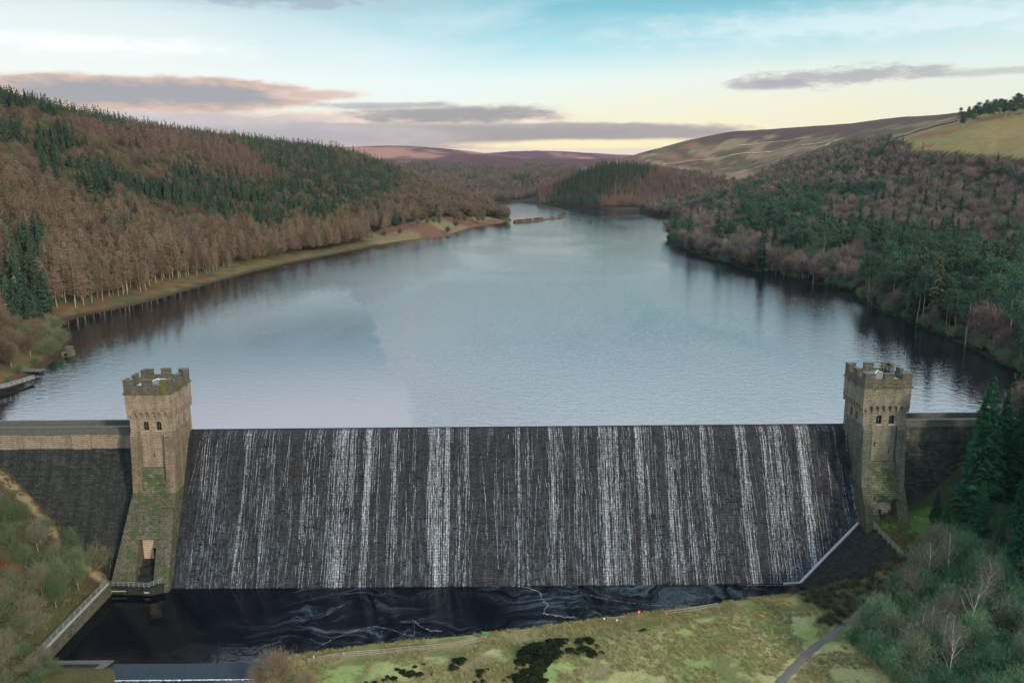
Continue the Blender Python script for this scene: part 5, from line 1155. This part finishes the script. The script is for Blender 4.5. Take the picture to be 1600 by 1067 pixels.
# left bank below the dam
def left_words(what, x, y):
    w_ = 'at the left edge' if x < -118 else ('between left edge and pool wall' if x < -106 else 'just left of the pool wall'); d_ = 'high up under the dam wall' if y > 160 else ('halfway down the slope' if y > 138 else 'low on the slope')
    return what + ' ' + w_ + ', ' + d_, 'bare tree', what + ' group ' + w_ + ' ' + d_
def ok_l(x, y):
    if x > -96.5: return False
    px, py = pxy(x, y, float(height(np.array([x]), np.array([y]))[0]))
    return y < 184 - 9.5 * 1 and px > -120 and not (y > 172 - (x + 96) * -.0 and x > -104)
for x, y in poisson(-165, -96, 112, 178, 3.5, ok_l, 2):
    t_ = r_.random(); redz = fbm(np.array([x / 14 + .3]), np.array([y / 14]))[0] > .47 and x > -118
    if redz: put('bramble', sv['bramble'][r_.randrange(3)], x, y, r_.uniform(.45, .75), 'red brown bramble on the slope left of the pool wall', 'bramble', 'brambles left of the pool wall', r_.random() * 6, -.3)
    elif t_ < .5: put('shrub', sv['bush'][r_.randrange(3)], x, y, r_.uniform(.7, 1.1), *left_words('green scrub bush', x, y)[:1], 'bush', left_words('green scrub bush', x, y)[2], r_.random() * 6)
    else:
        v = fb['bush'][r_.randrange(3)]; z = float(height(np.array([x]), np.array([y]))[0]); put_tree('scrub_tree', v[0], v[1], x, y, z - .1, r_.uniform(.6, .95), r_.random() * 6, *left_words('pale mossy leafless tree', x, y))
for x, y in poisson(-97, -83, 118, 138, 3.4, lambda x, y: x < -87, 3): put('shrub', sv['bush'][r_.randrange(3)], x, y, r_.uniform(.5, .8), 'green scrub bush at the bottom left corner beside the weir wall', 'bush', 'scrub bushes beside the weir wall', r_.random() * 6)
v = [bare(170 + i, 8, 4.0, foliage('olive brown twigs ' + 'abc'[i], (.16, .135, .09), (.22, .18, .12)), 50, 6500, .9, .020, .1) for i in range(3)]
for i, (px, py, s_, lb) in enumerate([(440, 1062, .95, 'large bare olive brown bush at the bottom edge right of the weir'), (405, 1050, .6, 'small dark bush on the left flank of the large bare bush'), (480, 1075, .6, 'low bare bush on the right flank of the large bare bush')]):
    X, Y, _ = G(px, py + 6, -30.6); put('bare_bush', v[i], X, Y, s_, lb, 'bush', None, i)
# low scrub overhanging the right water edge
RS = [q_ for q_ in RES if q_[0] > 0][:-1]; RS = [q_ for q_ in RS if q_[1] < 720]; r_ = random.Random(31)
for i in range(150):
    f = r_.random() ** 1.6 * (len(RS) - 1); f = len(RS) - 1 - f; a = Vector(RS[int(min(f, len(RS) - 2))]).lerp(Vector(RS[int(min(f, len(RS) - 2)) + 1]), f % 1); x, y = a.x + r_.uniform(.5, 3.5), a.y + r_.uniform(0, 2); px_, _ = pxy(x, y, 0)
    if px_ > 1610: continue
    wh = 'behind the headland' if px_ < 1200 else ('above mid lake' if px_ < 1340 else ('above the right tower' if px_ < 1440 else 'right of the right tower')); k_ = r_.choice(['bush_r', 'bush_r', 'bush'])
    put('shrub', sv[k_][i % 3], x, y, r_.uniform(.5, .95), 'low green shrub overhanging the right water edge ' + wh, 'bush', 'water edge shrubs ' + wh, i)
# near-left bank shrubs on the reservoir side
for i, (px, py, s_) in enumerate([(30, 575, .9), (55, 560, .8), (80, 545, 1.0), (12, 590, .6), (95, 530, 1.1), (70, 525, 1.1), (40, 540, 1.2), (10, 555, 1.1), (85, 510, 1.1), (50, 505, 1.3), (20, 520, 1.3)]):
    X, Y, _ = G(px, py + 4, 2); put('shrub', sv['bush'][i % 3], X, Y, s_ * (.7 if py > 550 else 1.1), 'olive scrub bush on the bank at the left edge by the reservoir', 'bush', 'scrub bushes on the left reservoir bank', i)
# gorse clumps on the meadow
def gorse_mesh(seed):
    b = TB(seed); r = b.r; n = 1500; th = r.random(n) * 6.28; rr = np.sqrt(r.random(n)); hh = (1 - rr ** 2) * .85 * r.random(n) ** .5
    p = np.stack([np.cos(th) * rr * (1 + .25 * np.sin(3 * th + seed)), np.sin(th) * rr * (1 + .25 * np.cos(2 * th + seed)), hh], 1); dd = r.normal(size=(n, 3)); dd[:, 2] = np.abs(dd[:, 2]); b.tris(p, dd, .18, .07)
    return b.mesh('gorse_bush', M['gorse'])
gm = [gorse_mesh(i) for i in range(4)]
gl = [(843, 1012, 2.2), (862, 1005, 1.9), (828, 1020, 2.0), (850, 1028, 2.1), (820, 1032, 1.7), (875, 1000, 1.5), (868, 1018, 1.6), (842, 1040, 1.6), (905, 998, 1.2), (920, 996, 1.3), (912, 1012, 1.4), (925, 1020, 1.2), (934, 1006, .7), (940, 1017, .6), (890, 1014, 1.0), (900, 1020, .8), (885, 995, .8),
      (822, 1050, 1.3), (838, 1055, 1.4), (812, 1060, 1.5), (832, 1064, 1.4), (850, 1062, .8), (806, 1044, .6), (795, 1058, .6), (788, 1062, .5), (810, 1038, .5), (715, 1030, 1.2), (708, 1042, .9), (722, 1025, .9), (706, 1036, .7), (752, 1048, .9), (748, 1055, .7), (760, 1044, .5), (755, 1064, .7),
      (640, 1048, 1.0), (655, 1050, .8), (628, 1044, .7), (620, 1040, .5), (648, 1036, .5), (615, 1055, .7), (605, 1052, .5), (600, 1058, .6), (675, 1050, .4), (585, 1063, .7), (572, 1062, .5), (1006, 984, .7), (1001, 985, .5), (744, 1065, .6), (661, 1032, .4), (1092, 995, .3)]
for i, (px, py, s_) in enumerate(gl):
    X, Y, _ = G(px, py, -29.6)
    wh = 'in the large dark patch at the meadow centre' if px > 780 and px < 895 else ('in the smaller dark patch right of the main one' if 895 <= px < 950 else ('alone near the red lifebuoy post' if px > 990 else ('in the small patch left of the main gorse' if px > 690 else 'in the scattered gorse left of the meadow')))
    put('gorse_bush', gm[i % 4], X, Y, s_ * 1.12, ('large ' if s_ > 1.5 else ('small ' if s_ < .8 else '')) + 'gorse bush ' + ('towards the pool ' if py < 1022 else ('at the bottom edge ' if py > 1050 else '')) + wh, 'gorse', ('large ' if s_ > 1.5 else ('small ' if s_ < .8 else '')) + 'gorse bushes ' + ('towards the pool ' if py < 1022 else ('at the bottom edge ' if py > 1050 else 'halfway down ')) + wh, i * 1.7, -.05, s_ * .8)
# dark undergrowth along the right end of the pool and beside the path
bm_ = [bare(180 + i, 1.6, 1.7, foliage('dark undergrowth ' + 'abc'[i], (.035, .05, .03), (.09, .09, .055)), 26, 900, .45, .03, .0, 1.2) for i in range(3)]
for i, (x, y) in enumerate(poisson(60, 84, 150, 163, 1.9, lambda x, y: float(sdist(np.array([x]), np.array([y]), POOL)[0]) > 1.2 and x > 62 + (163 - y) * .7 and dpath(x, y) > 1.5 and x + y > 222, 6)):
    put('heather_clump', bm_[i % 3], x, y, r_.uniform(.6, 1.0), 'dark low heather clump below the apron wall', 'heather', 'heather clumps below the apron wall', i)
for i, (px, py) in enumerate([(1290, 958), (1300, 955), (1310, 962), (1282, 962), (1296, 966), (1318, 952)]):
    X, Y, _ = G(px, py, -28.8); put('heather_clump', bm_[i % 3], X, Y, .8, 'dark heather clump in the patch beside the top of the footpath', 'heather', 'heather patch beside the footpath', i)
# footpath
V = []; F = []; pp = [Vector(p_) for p_ in PATH]; out = []
for a, b in zip(pp, pp[1:]):
    for i in range(8): out.append(a.lerp(b, i / 8))
out.append(pp[-1])
for i, p_ in enumerate(out):
    d_ = (out[min(i + 1, len(out) - 1)] - out[max(i - 1, 0)]).normalized(); s_ = Vector((d_.y, -d_.x, 0)); 
    for k in (-1, -.33, .33, 1):
        q = p_ + s_ * k * (.85 + .12 * math.sin(i * 1.7)); V.append((q.x, q.y, float(height(np.array([q.x]), np.array([q.y]))[0]) + (.12 if abs(k) < 1 else .03)))
    if i:
        for k in range(3): b = 4 * i + k; F.append((b - 4, b - 3, b + 1, b))
tag(link('footpath', mesh_from('footpath', V, F, simple('grey gravel path', (.115, .115, .10), .95, .25, 1.5))), 'grey gravel footpath across the meadow', 'path', kind='structure')
# pale tracks and a field wall on the far right moor, laid on the hillside
def hit(px, py, y0=1000, y1=2700):
    a, b, c = ray(px, py); Y = np.arange(y0, y1, 6.0); t = Y / b; z = H_CAM + c * t; h_ = height(a * t, Y); k = np.where(h_ >= z)[0]
    if len(k) == 0: return None
    k = k[0]; return Vector((a * t[k], Y[k], float(h_[k])))
def strip(pts, wd, up):
    q = [hit(*p_) for p_ in pts]; q = [v for v in q if v is not None]; V = []; F = []; out = []
    for a, b in zip(q, q[1:]):
        for i in range(14): out.append(a.lerp(b, i / 14) + Vector((random.gauss(0, 1.2), random.gauss(0, 1.2), 0)))
    for i, p_ in enumerate(out):
        d_ = out[min(i + 1, len(out) - 1)] - out[max(i - 1, 0)]; s_ = Vector((d_.y, -d_.x, 0)).normalized() * wd * random.uniform(.6, 1.3)
        for v in (p_ - s_, p_ + s_): V.append((v.x, v.y, float(height(np.array([v.x]), np.array([v.y]))[0]) + up))
        if i: F.append((2 * i - 2, 2 * i - 1, 2 * i + 1, 2 * i))
    return V, F
tkm = simple('pale worn turf track', (.34, .27, .19), .95, .3, .05)
for i, pts in enumerate([[(1035, 258), (1070, 253), (1110, 250), (1160, 241), (1215, 236), (1250, 228), (1300, 221)], [(1150, 272), (1200, 257), (1245, 244), (1290, 229), (1310, 219)], [(1080, 236), (1140, 231), (1200, 224), (1270, 214)]]):
    v, f = strip(pts, 3.2, .9)
    if f: tag(link('moor_track', mesh_from('moor_track', v, f, tkm)), 'pale track across the right moor', 'track', kind='structure')
v = [hit(*p_) for p_ in ((1398, 217), (1440, 205), (1470, 197), (1497, 190))]; v = [q for q in v if q is not None]
if len(v) > 1:
    wm = MB()
    for a, b in zip(v, v[1:]):
        pr = None
        for i in range(13):
            q = a.lerp(b, i / 12); q = Vector((q.x, q.y, float(height(np.array([q.x]), np.array([q.y]))[0]) + .8))
            if pr is not None: wm.bar(pr, q, .9, 2.4)
            pr = q
    tag(wm.build('field_wall', M['coping']), 'thin dark stone wall along the top edge of the pale right field', 'wall')
# meadow tussocks
def tuft(seed, n, L, wd, m_):
    b = TB(seed); r = b.r; p = np.c_[r.normal(0, .25, (n, 2)), np.zeros(n)]; dd = r.normal(0, .5, (n, 3)); dd[:, 2] = 1; b.tris(p, dd, L * (.6 + .8 * r.random(n)), wd); return b.mesh('tuft', m_)
tm_ = [tuft(1, 22, .45, .035, foliage('straw grass', (.28, .26, .12), (.42, .37, .21), hue2=(.20, .24, .09))), tuft(2, 22, .28, .035, foliage('meadow grass', (.18, .24, .085), (.28, .31, .13), hue2=(.36, .32, .18)))]
q = np.random.default_rng(9); n = 34000; x = q.uniform(-48, 84, n); y = q.uniform(122, 168, n); s2 = sdist(x, y, POOL); k = (s2 > .8) & (s2 < 60) & (fbm(x / 5, y / 5, 3) > .40); k &= np.array([dpath(a, b) > 1.2 if a > 40 else True for a, b in zip(x, y)]); x, y = x[k], y[k]
scatter('meadow_grass', tm_, np.c_[x, y, height(x, y)], np.c_[np.zeros((len(x), 2)), q.random(len(x)) * 6.28], q.uniform(.5, 1.25, len(x)), 'straw and green grass tussocks of the rough meadow', 'grass')
tm_ = [tuft(3, 26, .8, .06, foliage('bank grass', (.08, .10, .045), (.17, .16, .08), hue2=(.12, .09, .05)))]
n = 7000; x = q.uniform(-175, -95, n); y = q.uniform(112, 186, n); k = (fbm(x / 6, y / 6, 3) > .42); x, y = x[k], y[k]; x2 = q.uniform(72, 118, n); y2 = q.uniform(108, 178, n); k = np.array([dpath(a, b) > 1.6 for a, b in zip(x2, y2)]) & (x2 < 92); x = np.r_[x, x2[k]]; y = np.r_[y, y2[k]]
scatter('bank_grass', tm_, np.c_[x, y, height(x, y)], np.c_[np.zeros((len(x), 2)), q.random(len(x)) * 6.28], q.uniform(.5, 1.2, len(x)), 'tall rough grass on the slopes either side of the dam foot', 'grass')

# ------------------------------------------------------------------ fences, lifebuoy, small things
def on_ground(px, py, zg, dz=0):
    X, Y, _ = G(px, py, zg); return (X, Y, float(height(np.array([X]), np.array([Y]))[0]) + dz)
railing('timber_fence', [on_ground(a, b, -30.3) for a, b in [(482, 1030), (540, 1026), (620, 1016), (700, 1006), (760, 997)]], 1.15, 2.4, M['wood'], 'weathered post and rail fence along the grass bank left of the gorse', 'fence', 3, .05, True)
railing('timber_fence', [on_ground(a, b, -29.8) for a, b in [(1040, 958), (1085, 953), (1120, 949)]], 1.0, 2.4, M['wood'], 'short post and rail fence right of the red lifebuoy', 'fence', 2, .05, True)
railing('timber_fence', [on_ground(a, b, -28.5) for a, b in [(1330, 962), (1345, 950), (1368, 932)]], 1.1, 2.2, M['wood'], 'mossy post and rail fence beside the upper end of the footpath', 'fence', 2, .05, True)
railing('timber_fence', [(94, 173.5, -18.9), (97, 170, -18.4)], 1.2, 1.6, M['wood'], 'broken stub of timber fence at the foot of the right tower', 'fence', 2, .05, True)
p_ = on_ground(998, 966, -30); lb_ = empty('lifebuoy_post', p_); tag(lb_, 'red lifebuoy housing on a post at the pool bank', 'lifebuoy')
MB().box(-.06, .06, -.06, .06, -.3, 1.5).build('post', M['wood'], lb_)
t_ = MB(); n = 18
for i in range(n):
    a, b = 2 * math.pi * i / n, 2 * math.pi * (i + 1) / n; t_.tube((math.cos(a) * .30, -.16, 1.9 + math.sin(a) * .40), (math.cos(b) * .30, -.16, 1.9 + math.sin(b) * .40), .13, .13, 6)
t_.build('ring', M['red'], lb_); MB().box(-.17, .17, -.14, -.06, 1.75, 2.2).build('back_plate', M['white'], lb_)
p_ = on_ground(760, 990, -30.5); gs = empty('notice_board', p_); tag(gs, 'small green board on short legs at the pool edge above the gorse', 'board')
q = MB().box(-.55, .55, -.05, .05, .45, .95).build('panel', M['green_paint'], gs)
for s_ in (-.6, .6): MB().box(s_ - .05, s_ + .05, -.03, .03, -.2, .6).build('leg', M['wood'], gs)
for i, (px, py, lb) in enumerate([(964, 968, 'white marker post left of the red lifebuoy'), (490, 1024, 'white marker on the fence line near the bare bush'), (537, 1022, 'second white marker on the fence line right of the bare bush'), (944, 963, 'small white marker at the pool edge left of the lifebuoy')]):
    q = MB().prismz([(.16 * math.cos(k * math.pi / 4), .16 * math.sin(k * math.pi / 4)) for k in range(8)], -.2, .55).tube((0, 0, .55), (0, 0, .65), .16, .08, 8).build('marker_post', M['white']); q.location = on_ground(px, py, -30.3); tag(q, lb, 'post')
# left reservoir bank: road, railing, stone intake blocks, foam line
a, b, c = G(-40, 622, .9), G(8, 610, .9), G(48, 597, .9)
railing('railing', [(a[0], a[1] + 2, 1.6), (b[0], b[1] + 2, 1.6), (c[0], c[1] + 2, 1.4)], 1.2, 1.8, M['steel'], 'blue grey railing beside the road on the left reservoir bank', 'railing', 4, .06)
rd = MB(); 
V = [(a[0] - 1, a[1] + 2.2, 1.35), (b[0], b[1] + 2.2, 1.35), (c[0], c[1] + 2.2, 1.35), (c[0] - 3, c[1] + 5.5, 1.5), (b[0] - 1, b[1] + 6, 1.5), (a[0] - 3, a[1] + 6, 1.5)]
tag(link('bank_road', mesh_from('bank_road', V, [(0, 1, 4, 5), (1, 2, 3, 4)], simple('grey tarmac lane', (.10, .105, .105), .9, .2, 1))), 'grey lane along the left reservoir bank', 'road', kind='structure')
X, Y, _ = G(107, 556, 0); sb = empty('stone_block', (X, Y, 0)); tag(sb, 'small stone intake block standing in the water off the left bank', 'stone block')
MB().box(-1.6, 1.6, -1.6, 1.6, -3, 1.6).build('base', M['tower_weathered'], sb, True); MB().box(-1.2, 1.2, .2, 1.7, 1.6, 3.2).build('top_course', M['tower_weathered'], sb, True); MB().box(-.5, .5, -1.62, -1.45, .3, 1.2).build('opening', M['dark'], sb)
X, Y, _ = G(52, 585, 0); cv = empty('culvert', (X, Y, 0)); tag(cv, 'dark culvert mouth where foam enters the reservoir at the left bank', 'culvert')
MB().box(-4.5, 2, -.2, 2.0, -.5, .9).build('mouth', M['dark'], cv); MB().box(-4.8, 2.4, -.4, 2.6, .903, 1.2).build('slab', M['coping'], cv)
V = []; F = []; pts_ = [Vector(G(px, py, .02)) for px, py in ((48, 589), (70, 588), (100, 583), (135, 575))]; k = 0
for a, b in zip(pts_, pts_[1:]):
    for i in range(60):
        p_ = a.lerp(b, i / 60) + Vector((random.gauss(0, .8), random.gauss(0, .5), 0)); r__ = random.uniform(.1, .5) * (1.4 if k < 50 else .6); V += [(p_.x - r__ * 2, p_.y, .02), (p_.x, p_.y - r__ * .5, .02), (p_.x + r__ * 2, p_.y, .02), (p_.x, p_.y + r__ * .5, .02)]; F.append((4 * k, 4 * k + 1, 4 * k + 2, 4 * k + 3)); k += 1
tag(link('inflow_foam', mesh_from('inflow_foam', V, F, M['foam'])), 'streak of white foam drifting from the left bank culvert', 'foam', kind='stuff')
# thin curved breakwater at the far end
bp = [G(*q)[:2] for q in ((803, 348), (822, 347), (840, 345), (858, 343), (873, 341), (884, 336), (886, 332), (880, 329), (868, 326), (850, 323), (835, 320))]
L_ = []; R__ = []
for i, p_ in enumerate(bp):
    a = Vector(bp[max(i - 1, 0)]); b = Vector(bp[min(i + 1, len(bp) - 1)]); d_ = (b - a).normalized(); s_ = Vector((d_.y, -d_.x)) * (3.2 if i < 6 else 2.2); L_.append(Vector(p_) + s_); R__.append(Vector(p_) - s_)
m_ = MB(); n = len(bp); V = [(*p_, -1) for p_ in L_ + R__] + [(*(Vector(bp[i]).lerp(L_[i], .4)), 1.3) for i in range(n)] + [(*(Vector(bp[i]).lerp(R__[i], .4)), 1.3) for i in range(n)]
F = []
for i in range(n - 1): F += [(i, i + 1, 2 * n + i + 1, 2 * n + i), (2 * n + i, 2 * n + i + 1, 3 * n + i + 1, 3 * n + i), (3 * n + i, 3 * n + i + 1, n + i + 1, n + i)]
m_.add(V, F); tag(m_.build('breakwater', simple('brown heather bank', (.07, .055, .04), .95, .4, .1)), 'thin curved breakwater across the far end of the reservoir', 'breakwater')
r_ = random.Random(8)
for i in range(26):
    f = r_.uniform(0, 5.2); a = Vector(bp[int(f)]).lerp(Vector(bp[int(f) + 1]), f % 1)
    dk = i > 14; o = link('shrub', sv['bramble' if not dk else 'bush'][i % 3]); 
    if dk: a = Vector(bp[4]).lerp(Vector(bp[5]), r_.random())
    o.location = (a.x, a.y, .9); s_ = r_.uniform(.5, .8); o.scale = (s_ * 1.5, s_ * 1.5, s_ * .7); tag(o, 'low shrub on the crest of the far breakwater', 'bush', 'shrubs on the far breakwater')
for i, (px, py, s_) in enumerate([(525, 383, 1.3), (512, 388, 1.0), (545, 384, 1.2), (700, 368, .9), (712, 362, 1.0), (678, 366, .9), (790, 346, .9), (720, 354, 1.0), (600, 378, .8), (625, 374, .8)]):
    X, Y, _ = G(px, py - 3, 1); v_ = VAR['broadleaf'][i % 4]; z = float(height(np.array([X]), np.array([Y]))[0]); put_tree('broadleaf_tree', v_[0], v_[1], X, Y, z - .2, s_ * .8, i, 'dark leafless waterside tree beside the pasture on the left shore', 'bare tree', 'waterside trees beside the left pasture')
# ------------------------------------------------------------------ haze
HAZE = 0.00002
hz = MB().box(-9000, 9000, -100, 9300, -60, 700).build('haze', None); hm = bpy.data.materials.new('valley haze'); hm.use_nodes = True; t = NT(hm.node_tree); t.n.clear()
pv = t.new('ShaderNodeVolumePrincipled'); pv.inputs['Density'].default_value = HAZE; pv.inputs['Color'].default_value = (.80, .85, 1, 1); pv.inputs['Anisotropy'].default_value = .2
ou = t.new('ShaderNodeOutputMaterial'); t.l.new(pv.outputs[0], ou.inputs['Volume']); hz.data.materials.append(hm); tag(hz, 'thin evening haze filling the valley', 'haze', kind='stuff')
if HAZE == 0: bpy.data.objects.remove(hz)
